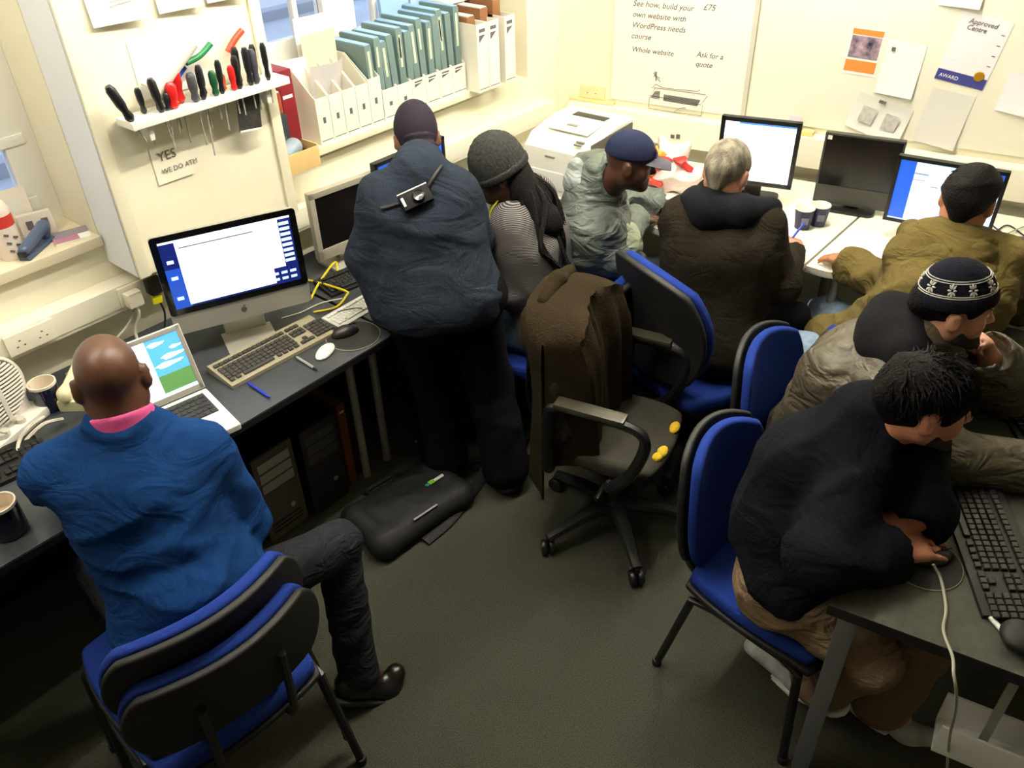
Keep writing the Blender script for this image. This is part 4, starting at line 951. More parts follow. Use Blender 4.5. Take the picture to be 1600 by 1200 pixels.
trousers(r, J, mat('khaki_cotton', '7C664C', .85, var=(8, .12), bump=(120, .25), wr=(10, .7)), inf=.018, flare=.03); shoe(J, 'L', mat('grey_white_trainer', 'B8B8BC', .6, var=(20, .3)), r, 'D8D8D4'); shoe(J, 'R', MATS['grey_white_trainer'], r, 'D8D8D4')
# ---- chairs in the room
def ang(fx, fy): return math.atan2(fy, fx) - math.pi / 2      # rotation that turns local +y to (fx, fy)
visitor_chair('visitor_chair', (1.648, .45, 0), ang(-.12, -.99), 'blue padded chair with black legs under the man in the black jacket', bw=.355, sw=.37)
visitor_chair('visitor_chair', (2.16, .56, 0), ang(-.05, -1), 'blue padded chair under the man in the snowflake beanie', bw=.38)
visitor_chair('visitor_chair', (.46, 1.47, 0), ang(.08, .99), 'lower of two nested blue chairs below the bald man', back_top=.80, back_bot=.53, seat_z=.45, bw=.47, curve=.10)
visitor_chair('visitor_chair', (.468, 1.525, .065), ang(.08, .99), 'upper of two nested blue chairs, directly below the bald man', back_top=.80, back_bot=.53, seat_z=.45, bw=.47, curve=.10)
bc = swivel_chair('office_chair', (1.905, 1.165, 0), ang(.24, -.97), 'empty black armchair on castors with torn seat and a brown coat over its back', CHARF, BLACKF, base_rot=.62, arms=True, seat_z=.475, back_top=.93, back_bot=.56, bw=.33, by=.05, sw=.40)
swivel_chair('office_chair', (2.44, 1.17, 0), ang(.93, -.36), 'blue swivel chair with a tall black back shell under the grey-haired man', BLUEF, BLUEF, base_rot=.3, back_top=.93, back_bot=.5, bw=.48, bk=.7)
swivel_chair('office_chair', (2.55, 1.80, 0), ang(.85, -.53), 'blue swivel chair under the man in the navy cap', BLUEF, BLUEF, base_rot=.1, back_top=.92)
swivel_chair('office_chair', (2.22, 1.66, 0), ang(-.3, .95), 'blue swivel chair under the woman in the striped top', BLUEF, BLUEF, base_rot=.5, back_top=.82, back_bot=.52, bw=.40)
swivel_chair('office_chair', (2.66, .62, 0), ang(.9, .3), 'blue swivel chair under the man in the olive parka', BLUEF, BLUEF, base_rot=.9, back_top=.82, back_bot=.5, bw=.40)
# ================================================================ computers and things on the desks
SCRW = mat('lit_white_screen', 'FFFFFF', .3, emit=('F4F8FF', 1.05)); SCRB = mat('lit_blue_screen', '1E50C0', .3, emit=('2A62D8', .8)); SCRN = mat('lit_navy_screen', '101C5C', .3, emit=('1A2C8C', .45), var=None)
SCRP = mat('lit_pale_blue_screen', 'CFE2FF', .3, emit=('C4DCFF', .95)); SCRO = mat('dark_screen', '0B0A0B', .25); SCRL = mat('lit_pale_screen', 'E8F0F8', .3, emit=('E2ECF6', .95))
SKYM = mat('lit_sky_picture', '4FA0F0', .3, emit=('58A8F4', .9)); GRASSM = mat('lit_grass_picture', '5C8C50', .3, emit=('5A8A52', .6)); CLOUDM = mat('lit_cloud_picture', 'FFFFFF', .3, emit=('F4FAFF', .95))
ALU = mat('brushed_aluminium', 'C6C4BA', .38, .55)
def q_on(root, name, x0, z0, x1, z1, m, y, t=.0006, parent=None):
    b = MB(); b.box((x0, y - t, z0), (x1, y, z1)); return b.build(name, m, parent or root, smooth=False)
def rz_for(n): return math.atan2(n[1], n[0]) + math.pi / 2       # local -y looks along n
def monitor(label, base, n, w, h, z0, frame, bez=.016, screen=SCRW, content=(), stand=BLACK, tilt=0.0, depth=.04, name='monitor', chin=0.0, chinm=None, foot=(.2, .17)):
    r = empty(name, (base[0], base[1], TOP), rz_for(n), label, 'monitor'); Z = z0 - TOP
    b = MB(); b.box((-w / 2, 0, Z), (w / 2, depth * .6, Z + h), .006); b.box((-w * .3, depth * .5, Z + h * .2), (w * .3, depth * 1.4, Z + h * .8), .012); b.build('casing', frame, r)
    b = MB()
    for lo, hi in (((-w / 2, Z), (w / 2, Z + bez + chin)), ((-w / 2, Z + h - bez), (w / 2, Z + h)), ((-w / 2, Z), (-w / 2 + bez, Z + h)), ((w / 2 - bez, Z), (w / 2, Z + h))): b.box((lo[0], -.007, lo[1]), (hi[0], .001, hi[1]), .002)
    bz = b.build('bezel', frame, r)
    s = q_on(r, 'display', -w / 2 + bez, Z + bez + chin, w / 2 - bez, Z + h - bez, screen, -.0005, .0012)
    iw, ih = w - 2 * bez, h - 2 * bez - chin
    for k, (u0, v0, u1, v1, m) in enumerate(content): q_on(r, 'screen_window', -w / 2 + bez + u0 * iw, Z + bez + chin + v0 * ih, -w / 2 + bez + u1 * iw, Z + bez + chin + v1 * ih, m, -.0019 - .0004 * k, .0004, s)
    b = MB(); b.prism(rrect(foot[0], foot[1], .03), .0005, .014, bevel=.004, at=(0, .04, 0)); b.build('stand_foot', stand, r)
    b = MB(); b.box((-.035, depth * 1.0, .012), (.035, depth * 1.0 + .03, Z + h * .45), .008); b.build('stand_neck', stand, r)
    return r
# big all-in-one computer
n = (-.386, -.922); A, B = px(277, 525, .83), px(487, 470, .83); c = (A + B) / 2; wI = .45
r = empty('all_in_one_computer', (c[0], c[1], TOP), rz_for(n), 'big silver all-in-one computer with black bezel and bright white window', 'computer')
z0, z1, zc = .10, .445, .172
b = MB(); b.prism(rrect(wI, z1 - z0, .014, cy=(z0 + z1) / 2), 0, .012, 'Y'); b.box((-.16, .011, z0 + .05), (.16, .05, z1 - .05), .018); b.build('casing', ALU, r)
b = MB(); b.prism(rrect(wI - .001, z1 - zc, .012, cy=(zc + z1) / 2), -.003, .0, 'Y'); b.build('bezel', mat('gloss_black_glass', '08080A', .12), r)
d_ = q_on(r, 'display', -wI / 2 + .022, zc + .022, wI / 2 - .022, z1 - .02, SCRN, -.003, .0008)
x0, x1, a0, a1 = -wI / 2 + .022, wI / 2 - .022, zc + .022, z1 - .02; X = lambda u: x0 + u * (x1 - x0); Zq = lambda v: a0 + v * (a1 - a0)
def win(u0, v0, u1, v1, m, k, nm='screen_window'): return q_on(r, nm, X(u0), Zq(v0), X(u1), Zq(v1), m, -.0036 - .0004 * k, .0004, d_)
win(0, .0, .13, .60, mat('lit_mid_blue', '2050C8', .3, emit=('2458D0', .55)), 0); win(0, .97, 1, 1, SCRL, 1); win(.115, .03, .80, .965, SCRW, 1); win(.80, .26, .90, .965, SCRW, 1); win(.72, .03, .80, .26, SCRW, 0)
win(.14, .875, .70, .888, mat('screen_dark_line', '505060', .4), 3)
for k in range(8): win(.905, .32 + k * .08, .985, .365 + k * .08, SCRP, 3, 'desktop_icon')
for k in range(3): win(.78 + k * .072, .15, .83 + k * .072, .19, SCRP, 3, 'desktop_icon'); win(.78 + k * .072, .06, .83 + k * .072, .10, SCRP, 3, 'desktop_icon')
for v in (.68, .44, .13): win(.03, v, .08, v + .05, SCRP, 3, 'desktop_icon')
b = MB(); b.lathe([(0.0, -.0004), (.0095, -.0004), (.0095, .0004), (0, .0004)], 16, rot('X', math.pi / 2), (0, -.0008, (z0 + zc) / 2 - .002)); b.box((.0, -.0012, (z0 + zc) / 2 + .009), (.006, -.0004, (z0 + zc) / 2 + .014)); b.build('logo', INK, r)
b = MB(); b.box((-.085, -.06, .0005), (.085, .10, .007), .002); b.box((-.07, .085, .0065), (.07, .094, .26), .003, rot('X', -.06), (0, 0, 0)); b.build('stand', ALU, r)
# white laptop
n = (-.16, -.987); c = px(265, 668, TOP); hx = px(322, 607, .75)
LW, LD = .285, .24; ln = V(n[0], n[1], 0); lx = V(.987, -.16, 0)
base = V(hx[0], hx[1], 0) - lx * LW / 2 + ln * LD / 2
r = empty('laptop', (base[0], base[1], TOP), rz_for(n), 'open white laptop showing a sky and grass wallpaper', 'laptop')
b = MB(); b.box((-LW / 2, -LD / 2, .0005), (LW / 2, LD / 2, .024), .008, seg=3); b.build('base', WHITEPL, r)
b = MB(); b.box((-LW / 2 + .02, -.02, .0235), (LW / 2 - .02, LD / 2 - .02, .0248), .0005); kb = b.build('keyboard_well', mat('grey_keys_well', '2A2A2C', .5), r)
kme = None
for i in range(5):
    for j in range(13):
        b = None
        if kme is None:
            b = MB(); b.box((-.0075, -.0072, 0), (.0075, .0072, .003), .0012, seg=1); k_ = b.build('key', mat('dark_grey_key', '222224', .5), kb); kme = k_.data
        else: k_ = bpy.data.objects.new('key', kme); COL.objects.link(k_); k_.parent = kb
        k_.location = (-LW / 2 + .034 + j * .0181, -.011 + i * .0232, .0247)
b = MB(); b.box((-.05, -LD / 2 + .02, .0238), (.03, -.032, .0247), .0006); b.build('touchpad', mat('pale_grey_plastic', 'D5D6D6', .3), r)
LS = empty('screen_half', (0, LD / 2, .024)); LS.parent = r; LS.rotation_euler = (math.radians(-22), 0, 0)
lh = .215
b = MB(); b.box((-LW / 2, 0, 0.001), (LW / 2, .009, lh), .004); b.build('lid', WHITEPL, LS)
b = MB()
for lo, hi in (((-LW / 2 + .003, .004), (LW / 2 - .003, .02)), ((-LW / 2 + .003, lh - .016), (LW / 2 - .003, lh - .003)), ((-LW / 2 + .003, .004), (-LW / 2 + .016, lh - .003)), ((LW / 2 - .016, .004), (LW / 2 - .003, lh - .003))): b.box((lo[0], -.003, lo[1]), (hi[0], .0005, hi[1]), .001)
b.build('bezel', mat('silver_bezel', 'B8B4A8', .35, .4), LS)
lx0, lx1, lz0, lz1 = -LW / 2 + .016, LW / 2 - .016, .02, lh - .016
def lwin(nm, u0, v0, u1, v1, m, k): return q_on(LS, nm, lx0 + u0 * (lx1 - lx0), lz0 + v0 * (lz1 - lz0), lx0 + u1 * (lx1 - lx0), lz0 + v1 * (lz1 - lz0), m, -.0002 - .0004 * k, .0004)
lwin('display', 0, 0, 1, 1, SKYM, 0); lwin('picture_ground', 0, .06, 1, .36, GRASSM, 1); lwin('taskbar', 0, 0, 1, .06, SCRP, 2); lwin('screen_window', 0, .06, .60, 1, SCRL, 3)
for u0, v0, u1, v1 in ((.62, .86, .82, .93), (.72, .6, 1.0, .68), (.62, .48, .95, .56), (.85, .74, 1, .79)): 
    b = MB(); ea, eb = (lx1 - lx0) * (u1 - u0) / 2, (lz1 - lz0) * (v1 - v0) / 2; ec = (lx0 + (lx1 - lx0) * (u0 + u1) / 2, lz0 + (lz1 - lz0) * (v0 + v1) / 2)
    b.prism([(ec[0] + ea * math.cos(t) * (1 + .12 * math.sin(5 * t)), ec[1] + eb * math.sin(t) * (1 + .3 * math.cos(3 * t))) for t in np.linspace(0, 2 * math.pi, 25)[:-1]], -.0010, -.0006, 'Y'); b.build('picture_cloud', CLOUDM, LS, smooth=False)
# monitors
monitor('silver-framed old monitor, switched off, beside the standing man', (px(532, 394, .8)[0] + .06, 2.40), (-.1, -.995), .30, .27, .79, mat('warm_silver_plastic', 'B4AE9E', .4, .3), .022, SCRO, stand=SILVER, chin=.02)
monitor('black monitor with a bright blue desktop behind the standing man', (2.16, 2.36), (0, -1), .38, .27, .83, BLACK, .015, SCRB)
monitor('black monitor with a bright white page before the grey-haired man', (3.265, 1.42), (-.955, -.30), .325, .285, .815, BLACK, .018, SCRW, [(.2, .965, 1, 1, mat('lit_blue_bar', '5090E0', .3, emit=('5C98E8', .8)))], tilt=0, foot=(.22, .17))
monitor('switched-off black monitor with a grey lower panel and sticker', (3.44, 1.045), (-.972, -.236), .31, .30, .755, mat('charcoal_plastic', '3A3934', .45), .008, SCRO, [(.01, .90, .07, .98, PAPER)], chin=.07)
monitor('black monitor with a blue and white page before the olive parka', (3.325, .675), (-.988, -.155), .385, .265, .80, BLACK, .014, SCRP, [(0, 0, .16, 1, SCRB), (.0, 0, 1, .02, SCRP), (.16, .80, .30, .82, mat('screen_text_line', '8090C0', .4, emit=('7C8CC4', .5))), (.16, .70, .28, .715, mat('screen_pink_line', 'C08CA8', .4, emit=('C490B0', .6))), (.35, .62, .42, .635, MATS['screen_text_line']), (.9, .85, 1, 1, SCRB), (.9, 0, 1, .15, SCRB)])
# keyboards
def keyboard(label, c, xdir, w, d, body, keym, rows=6, h=.02, keyw=None, full=True, name='keyboard', tiltz=.006):
    r = empty(name, (c[0], c[1], TOP + .0005), math.atan2(xdir[1], xdir[0]), label, 'keyboard')
    b = MB(); b.prism([(-d / 2, 0), (d / 2, 0), (d / 2, h + tiltz), (d / 2 - .012, h + tiltz), (-d / 2, h * .6)], -w / 2, w / 2, 'X', bevel=.002); b.build('case', body, r)
    pitch = w / (22.8 if full else 14.8); pr = (d - .035) / 6.4; me = None
    sl = (h + tiltz - h * .6) / (d - .012)
    blocks = [(0, 15)] + ([(15.4, 3), (18.8, 4)] if full else [])
    for row in range(6):
        for off, ncol in blocks:
            if off == 0 and row == 0: cols = [(2.5, 7)] + [(i, 1) for i in (0, 1.25, 10, 11.25, 12.5, 13.75)]
            elif off == 15.4 and row == 2: cols = []
            elif off == 15.4 and row == 1: cols = [(1, 1)]
            elif off == 18.8 and row == 5: cols = []
            else: cols = [(i, 1) for i in range(ncol)]
            for cx_, wd in cols:
                X = -w / 2 + .01 + pitch * (off + cx_ + wd / 2); Yk = -d / 2 + .016 + pr * (row + .5) + (.008 if row == 5 else 0)
                if wd == 1 and me is not None: k_ = bpy.data.objects.new('key', me); COL.objects.link(k_); k_.parent = r
                else:
                    b = MB(); b.prism(rrect(pitch * wd * .92, pr * .86, .002, 2), 0, .007, bevel=.0018, seg=1); k_ = b.build('key', keym, r)
                    if wd == 1: me = k_.data
                k_.location = (X, Yk, h * .6 + sl * (Yk + d / 2) + .0003); k_.rotation_euler = (math.atan(sl), 0, 0)
    return r
A, B, Cq = px(365, 605, .735), px(513, 527, .735), px(328, 582, .735)
xd = (B - A)[:2]; wd = np.linalg.norm(xd) + .0; cK = (px(328, 582, .735) + px(513, 527, .735)) / 2
keyboard('beige-framed keyboard with dark keys in front of the silver computer', (1.243, 2.123), (.99, -.03), .41, .14, mat('beige_frame_plastic', '9A927C', .45), mat('charcoal_key', '35332E', .5))
keyboard('slim white keyboard lying beside the round mouse mat', (1.592, 2.113), (1, .03), .225, .098, mat('pale_aluminium', 'D8D8D4', .4), mat('white_key', 'F2F2EE', .4), full=False, h=.006, tiltz=.004)
keyboard('black keyboard lying below the silver-framed monitor', (1.80, 2.285), (.98, -.15), .38, .13, BLACK, BLACKM, h=.016)
pk = px(12, 728, TOP)
keyboard('black keyboard on the left desk between heater and navy mug', (pk[0] - .10, pk[1]), (.99, -.1), .40, .14, BLACK, BLACKM)
def on_rd(p, q_): return np.array(p)
K1 = _n(np.array([1.923 - 1.594, .2 - .008, 0])); K1n = V(K1[1], -K1[0], 0)
c1 = (V(1.923, .2, 0) + V(1.594, .008, 0)) / 2 + K1n * .075
keyboard('black keyboard beside the mouse hand of the man in black', c1 + K1 * (-.02), -K1, .415, .15, BLACK, mat('glossy_black_key', '1A1A1C', .3))
K2 = _n(np.array([2.487 - 2.236, .25 - .073, 0])); K2n = V(K2[1], -K2[0], 0)
keyboard('black keyboard in front of the man with the fist at his mouth', (V(2.487, .25, 0) - K2 * .2) + K2n * .075, -K2, .415, .15, BLACK, MATS['glossy_black_key'])
# mice and mats
def mouse(label, c, a, m, l=.105, w=.06, h=.032):
    s = SDF(.02); s.ell((0, 0, 0), (w / 2, l / 2, h)); s.cut((0, 0, .0), (0, 0, -1), .003); r = empty('mouse', (c[0], c[1], c[2]), a, label, 'mouse'); s.build('shell', m, r, .004, origin=(0, 0, 0))
    b = MB(); b.box((-.001, l * .12, h * .90), (.001, l * .42, h * .99 + .001)) ; b.build('button_gap', BLACKM, r) if m is BLACK else b.bm.free()
    return r
def mat_round(label, c, rad, m, z=TOP): 
    r = empty('mouse_mat', (c[0], c[1], z), 0, label, 'mouse mat'); b = MB(); b.lathe([(0, .0003), (rad, .0003), (rad, .0035), (0, .0035)], 40); b.build('pad', m, r)
    b = MB(); b.tube([(rad * math.cos(t), rad * math.sin(t), .002) for t in [2 * math.pi * k / 40 for k in range(41)]], .002, 5); b.build('rim', mat('pale_mat_rim', '8E8874', .6), r); return r
RUB = mat('black_rubber_mat', '1C1B1A', .8)
mat_round('round black mouse mat with pale rim on the silver computer desk', (1.478, 1.992), .092, RUB)
mat_round('round black mouse mat under the hand of the man in black', (1.648, .142), .085, RUB)
mouse('black mouse on the round mat beside the white keyboard', (1.468, 2.02, TOP + .004), -1.9, BLACK, .10, .058)
mouse('slim white mouse lying at the front edge of the desk', (1.352, 1.988, TOP + .0006), -1.15, WHITEPL, .105, .056, .02)
mouse('dark computer mouse under the hand of the man in black', (1.672, .128, TOP + .004), math.atan2(-.58, .8) - math.pi / 2, BLACK, .10, .056, .026)
def cable(name, label, pts, r_, m, n=8, cat='cable'):
    c = np.array(pts[0]); o = MB(); o.tube([p - c for p in spline(pts, n)], r_, 6); o = o.build(name, m); o.location = tuple(c); return tag(o, label, cat)
GC = mat('pale_grey_cable', 'A9A796', .6); YC = mat('yellow_cable', 'C9B81E', .55); KC = mat('black_cable', '141414', .6); WC = mat('white_cable', 'D9D4C4', .55)
cable('mouse_cable', 'pale grey mouse cable looping over the near desk edge', [px(1458, 882, .765), px(1470, 905, .737), px(1478, 950, .737), px(1474, 985, .737), px(1488, 1025, .737), px(1490, 1052, .737), px(1494, 1078, .70), px(1493, 1110, .58), px(1484, 1150, .40), px(1480, 1200, .20)], .0035, GC)
cable('network_cable', 'yellow network cable curling over the desk behind the silver computer', [px(485, 468, TOP + .01), px(500, 440, TOP + .02), px(523, 410, TOP + .03), px(528, 425, TOP + .008)], .0045, YC)
cable('network_cable', 'yellow network cable bending beside the white keyboard', [px(482, 438, TOP + .006), px(500, 442, TOP + .02), px(540, 455, TOP + .028), px(541, 462, TOP + .022), px(525, 480, TOP + .008), px(490, 488, TOP + .006)], .0045, YC)
cable('usb_cable', 'thin pale cable running from the silver computer to the white keyboard', [px(440, 497, TOP + .004), px(470, 488, TOP + .004), px(500, 474, TOP + .012), px(535, 466, TOP + .018)], .002, WC)
cable('usb_cable', 'thin black cable lying across the white keyboard', [px(527, 487, TOP + .016), px(545, 483, TOP + .018), px(560, 481, TOP + .018), px(568, 484, TOP + .018)], .0015, KC)
# pens
def pen(label, a, b_, m, tip, z=TOP):
    a = np.array(a, float); b_ = np.array(b_, float); d = b_ - a; L = np.linalg.norm(d); r = empty('pen', tuple(a), math.atan2(d[1], d[0]), label, 'pen')
    t = MB(); t.lathe([(.0035, .008), (.005, .012), (.005, L * .82), (.0035, L * .84)], 10, rot('Y', math.pi / 2), (0, 0, .0056)); t.build('barrel', m, r)
    t = MB(); t.lathe([(.0008, -.004), (.0035, .0085)], 10, rot('Y', math.pi / 2), (0, 0, .0056)); t.build('tip', tip, r)
    t = MB(); t.lathe([(.0035, L * .84), (.0035, L * .96), (.002, L)], 10, rot('Y', math.pi / 2), (0, 0, .0056)); t.build('button', tip, r)
    t = MB(); t.box((L * .5, -.0015, .0108), (L * .82, .0015, .0122)); t.build('clip', m, r); return r
pen('blue ballpoint pen lying on the desk beside the laptop', (1.083, 2.046, TOP + .0005), (1.079, 1.925, TOP), mat('bright_blue_plastic', '2038C0', .35), MATS['bright_blue_plastic'])
pen('grey ballpoint pen with dark grip lying near the desk edge', (1.271, 2.045, TOP + .0005), (1.265, 1.925, TOP), mat('grey_plastic', 'A0A09A', .4), BLACK)
# mugs
NAVYC = mat('navy_ceramic', '0E1030', .18, coat=.3); CUPW = mat('white_ceramic', 'E8DFD0', .25)
def mug(label, c, rad=.042, h=.092, a=0.0, name='mug'):
    r = empty(name, (c[0], c[1], TOP + .0005), a, label, 'mug')
    b = MB(); b.lathe([(0, 0), (rad * .93, 0), (rad, .006), (rad, h - .008), (rad * .985, h - .008)], 28, cap=False); b.build('body', NAVYC, r)
    b = MB(); b.lathe([(rad, h - .008), (rad, h), (rad - .004, h), (rad - .004, .008), (0, .008)], 28, cap=False); b.build('lining', CUPW, r)
    b = MB(); b.lathe([(0, h * .55), (rad - .0045, h * .55)], 20, cap=False); b.build('drink', mat('milky_tea', 'C8AE90', .3), r)
    b = MB(); b.tube(spline([(rad - .002, 0, h * .8), (rad + .025, 0, h * .78), (rad + .03, 0, h * .5), (rad + .02, 0, h * .25), (rad - .002, 0, h * .2)], 4), .0055, 8); b.build('handle', NAVYC, r)
    return r
mug('navy mug with cream lining between heater and telephone', (.632, 2.43), .041, .095, 1.2)
mug('navy mug standing near the front corner of the left desk', (.312, 1.992), .043, .10, 2.6)
PCUP = mat('navy_paper_cup', '232348', .5, var=(60, .3))
for k, (x, y) in enumerate(((3.172, 1.137), (3.238, 1.098))):
    r = empty('paper_cup', (x, y, TOP + .0005), 0, ('navy paper cup with white rim, the one closer to the writing hand', 'navy paper cup with white rim, standing behind its twin')[k], 'cup', 'navy paper cups')
    b = MB(); b.lathe([(0, 0), (.029, 0), (.039, .085)], 24, cap=False); b.build('body', PCUP, r)
    b = MB(); b.lathe([(.039, .085), (.0405, .087), (.039, .09), (.0375, .087), (.028, .004), (0, .004)], 24, cap=False); b.build('lining', mat('white_card', 'EEEBDF', .6), r)
    b = MB(); b.box((-.014, -.0395, .03), (.014, -.0345, .058), .001, rot('Z', -1.0)); b.build('label_patch', mat('grey_print', '6E6C78', .6), r)
# telephone
r = empty('telephone', px(146, 612, TOP + .0005), ang(.75, .65), 'cream desk telephone with its handset beside the bald man', 'telephone')
b = MB(); b.prism([(-.10, 0), (.10, 0), (.10, .075), (-.10, .035)], -.065, .065, 'X', bevel=.008); b.build('base', mat('cream_phone_plastic', 'E4DDB4', .4), r)
s = SDF(.02); s.cone((-.036, -.085, .060), (-.036, .085, .092), .016, .016); s.cone((-.036, -.088, .05), (-.036, -.088, .058), .022, .02); s.cone((-.036, .088, .082), (-.036, .088, .09), .022, .02); s.build('handset', MATS['cream_phone_plastic'], r, .006, origin=(0, 0, 0))
for i in range(4):
    for j in range(3):
        b = MB(); b.box((-.008, -.006, 0), (.008, .006, .004), .0015, seg=1, at=(.002 + j * .022, -.06 + i * .024, .0345 + (i * .024 + .04) * .2)); b.build('phone_button', mat('pale_button', 'CFC9B0', .5), r)
cable('phone_cable', 'thick cream cable arching from the telephone past his shoulder', [px(98, 655, TOP + .02), px(70, 662, TOP + .045), px(48, 680, TOP + .03), px(30, 700, TOP + .01)], .006, WC)
cable('heater_cable', 'thick pale cable bending down in front of the heater', [px(68, 652, TOP + .02), px(45, 668, TOP + .05), px(30, 690, TOP + .03), px(27, 720, TOP + .008)], .0055, WC)
# fan heater
r = empty('fan_heater', (.485, 2.43, TOP + .0005), .42, 'white upright fan heater with a round slatted grille', 'heater')
CW = mat('heater_white_plastic', 'EAE6DC', .35)
RH = .115
b = MB()
prof = [(-.10, 0), (.10, 0), (.095, .03)] + [(RH * math.cos(t), .135 + RH * math.sin(t)) for t in np.linspace(-.6, math.pi + .6, 26)] + [(-.095, .03)]
b.prism(prof, -.035, .06, 'Y', bevel=.012, seg=3); b.build('housing', CW, r)
b = MB(); b.lathe([(0, 0), (RH * .86, 0), (RH * .86, .002), (0, .002)], 32, rot('X', math.pi / 2), (0, -.0345, .145)); b.build('grille_shadow', mat('grille_shade', '6A5C54', .7), r)  # dark disc stands in for the shade between the white slats
for k in range(17):
    z = .145 - RH * .8 + k * RH * .1; hw = math.sqrt(max(.0001, (RH * .84) ** 2 - (z - .145) ** 2))
    b = MB(); b.tube([(x * hw, -.040 - .014 * (1 - x * x), z + .012 * (1 - abs(x)) - .006) for x in np.linspace(-1, 1, 9)], .0034, 6); b.build('slat', CW, r)
b = MB(); b.box((-.008, -.058, .145 - RH * .8), (.008, -.046, .145 + RH * .8), .003); b.build('grille_bar', CW, r)
b = MB(); b.box((-.115, -.085, .0005), (.115, .075, .032), .012); b.build('foot', CW, r)
b = MB(); b.lathe([(.024, 0), (.022, .014), (0, .014)], 20, at=(-.05, -.055, .0325)); b.box((-.054, -.078, .0455), (-.046, -.032, .052), .002); b.build('knob', mat('pale_knob', 'CFCBC0', .4), r)
b = MB(); b.lathe([(.014, 0), (.012, .012), (0, .012)], 16, at=(.02, -.062, .0325)); b.build('switch', MATS['pale_knob'], r)
# printer
r = empty('laser_printer', (3.02, 2.17, TOP + .0005), rz_for((-.998, -.06)), 'large white laser printer with a dark output slot in the corner', 'printer')
PW = mat('printer_white', 'E6E5DC', .4); PG = mat('printer_grey', '4A4843', .5)
b = MB(); b.prism([(-.20, 0), (.20, 0), (.20, .27), (.05, .275), (-.13, .245), (-.185, .20), (-.20, .12)], -.17, .17, 'X', bevel=.012, seg=3); b.build('body', PW, r)
b = MB(); b.box((.171, -.17, .03), (.176, .18, .255), .002); b.build('side_panel', PG, r)
b = MB(); b.box((-.08, .06, .262), (.09, .12, .2775), .002); b.build('output_slot', mat('dark_slot', '2A2622', .5), r)
b = MB(); b.prism([(-.10, .262), (.055, .276), (.055, .280), (-.10, .266)], -.10, .11, 'X', bevel=.001); b.build('output_tray', mat('printer_pale', 'F0EFE8', .4), r)
b = MB(); b.box((-.03, -.05, .268), (.02, -.03, .276), .002); b.build('paper_stop', mat('mid_grey_plastic', '8E8C84', .5), r)
b = MB(); b.box((-.16, -.2045, .03), (.16, -.199, .11), .002); b.build('paper_drawer', mat('printer_pale', 'F0EFE8', .4), r)
b = MB(); b.box((-.05, -.195, .168), (.0, -.185, .176), .001, rot('X', 0)); b.build('panel_display', MATS['mid_grey_plastic'], r)
for k in range(2): b = MB(); b.box((.08, -.165 + k * .02, .235 + k * .006), (.12, -.153 + k * .02, .243 + k * .006), .002); b.build('panel_button', MATS['mid_grey_plastic'], r)
# carrier bag
cb = px(1046, 264, .82); s = SDF(.03)
s.cone(cb + V(0, .09, -.04), cb + V(.03, -.10, -.04), .066, .068); s.cone(cb + V(.0, 0, -.01), cb + V(.04, -.02, .07), .075, .045); s.cone(cb + V(.04, .05, .05), cb + V(.05, .08, .11), .035, .012); s.cone(cb + V(.03, -.04, .06), cb + V(.06, -.06, .12), .03, .01)
s.cut((0, 0, TOP + .0015), (0, 0, -1), .004); s.disp = folds(.014, 95, 77)
r = empty('carrier_bag', (cb[0], cb[1], TOP + .0008), 0, 'crumpled white plastic carrier bag with red and orange print on the white table', 'bag')
s.build('bag_film', mat('pinkish_white_film', 'EBD6D0', .3, var=(14, .12), bump=(50, .5)), r, .006)
for nm, p, q_, ra, m in (('red_print', V(-.04, .06, .02), V(-.055, .0, .045), .03, 'C8281E'), ('orange_print', V(-.05, .085, .0), V(-.055, .05, -.01), .03, 'D87A22'), ('red_print', V(.0, -.05, .045), V(.01, -.09, .02), .022, 'C8201C'), ('red_print', V(-.065, .06, -.045), V(-.07, .0, -.05), .022, 'D04038'), ('orange_print', V(-.03, .08, .05), V(-.04, .03, .075), .02, 'E09A30')):
    s = SDF(.02); s.cone(cb + p, cb + q_, ra, ra * .9); s.cut((0, 0, TOP + .003), (0, 0, -1), .004); s.disp = folds(.012, 150, 5); s.build(nm, mat('film_' + m, m, .35), r, .005)
# papers and pen on the white table
def flat_sheet(label, c, a, w, h, m=PAPER, z=TOP + .0008, name='paper_sheet'):
    b = MB(); b.grid(lambda u, v: ((u - .5) * w, (v - .5) * h, .003 * math.sin(u * 3 + v * 4) ** 2), 5, 5, .0005); o = b.build(name, m); o.location = (c[0], c[1], z); o.rotation_euler = (0, 0, a); return tag(o, label, 'paper')
flat_sheet('white sheet under the writing hand on the white table', (3.06, 1.21), -.1, .21, .28)
flat_sheet('white sheet in front of the man in the olive parka', (3.17, .80), -.15, .21, .27)
flat_sheet('white sheet under the hand of the man in the cap', (2.96, 1.60), .3, .2, .28)
pp = px(1248, 360, .805)
r = empty('pen', tuple(pp), 0, 'blue pen held upright in the writing hand', 'pen'); b = MB(); b.tube([(-.05, .02, -.055), (.02, -.01, .03)], .0045, 8); b.build('barrel', MATS['bright_blue_plastic'], r); b = MB(); b.tube([(-.06, .024, -.066), (-.05, .02, -.055)], [.001, .004], 8); b.build('tip', BLACK, r)
for k, pts in enumerate(([(1555, 362), (1575, 352), (1600, 368)], [(1560, 372), (1585, 360), (1610, 350)], [(1550, 352), (1570, 366), (1605, 382)])):
    cable('loose_cable', ('black cable looping on the white table beyond the parka', 'grey cable lying straight beyond the parka', 'dark blue cable bending beyond the parka')[k], [px(x, y, TOP + .006 + .004 * k) for x, y in pts], .003, (KC, GC, mat('dark_blue_cable', '20285C', .5))[k])
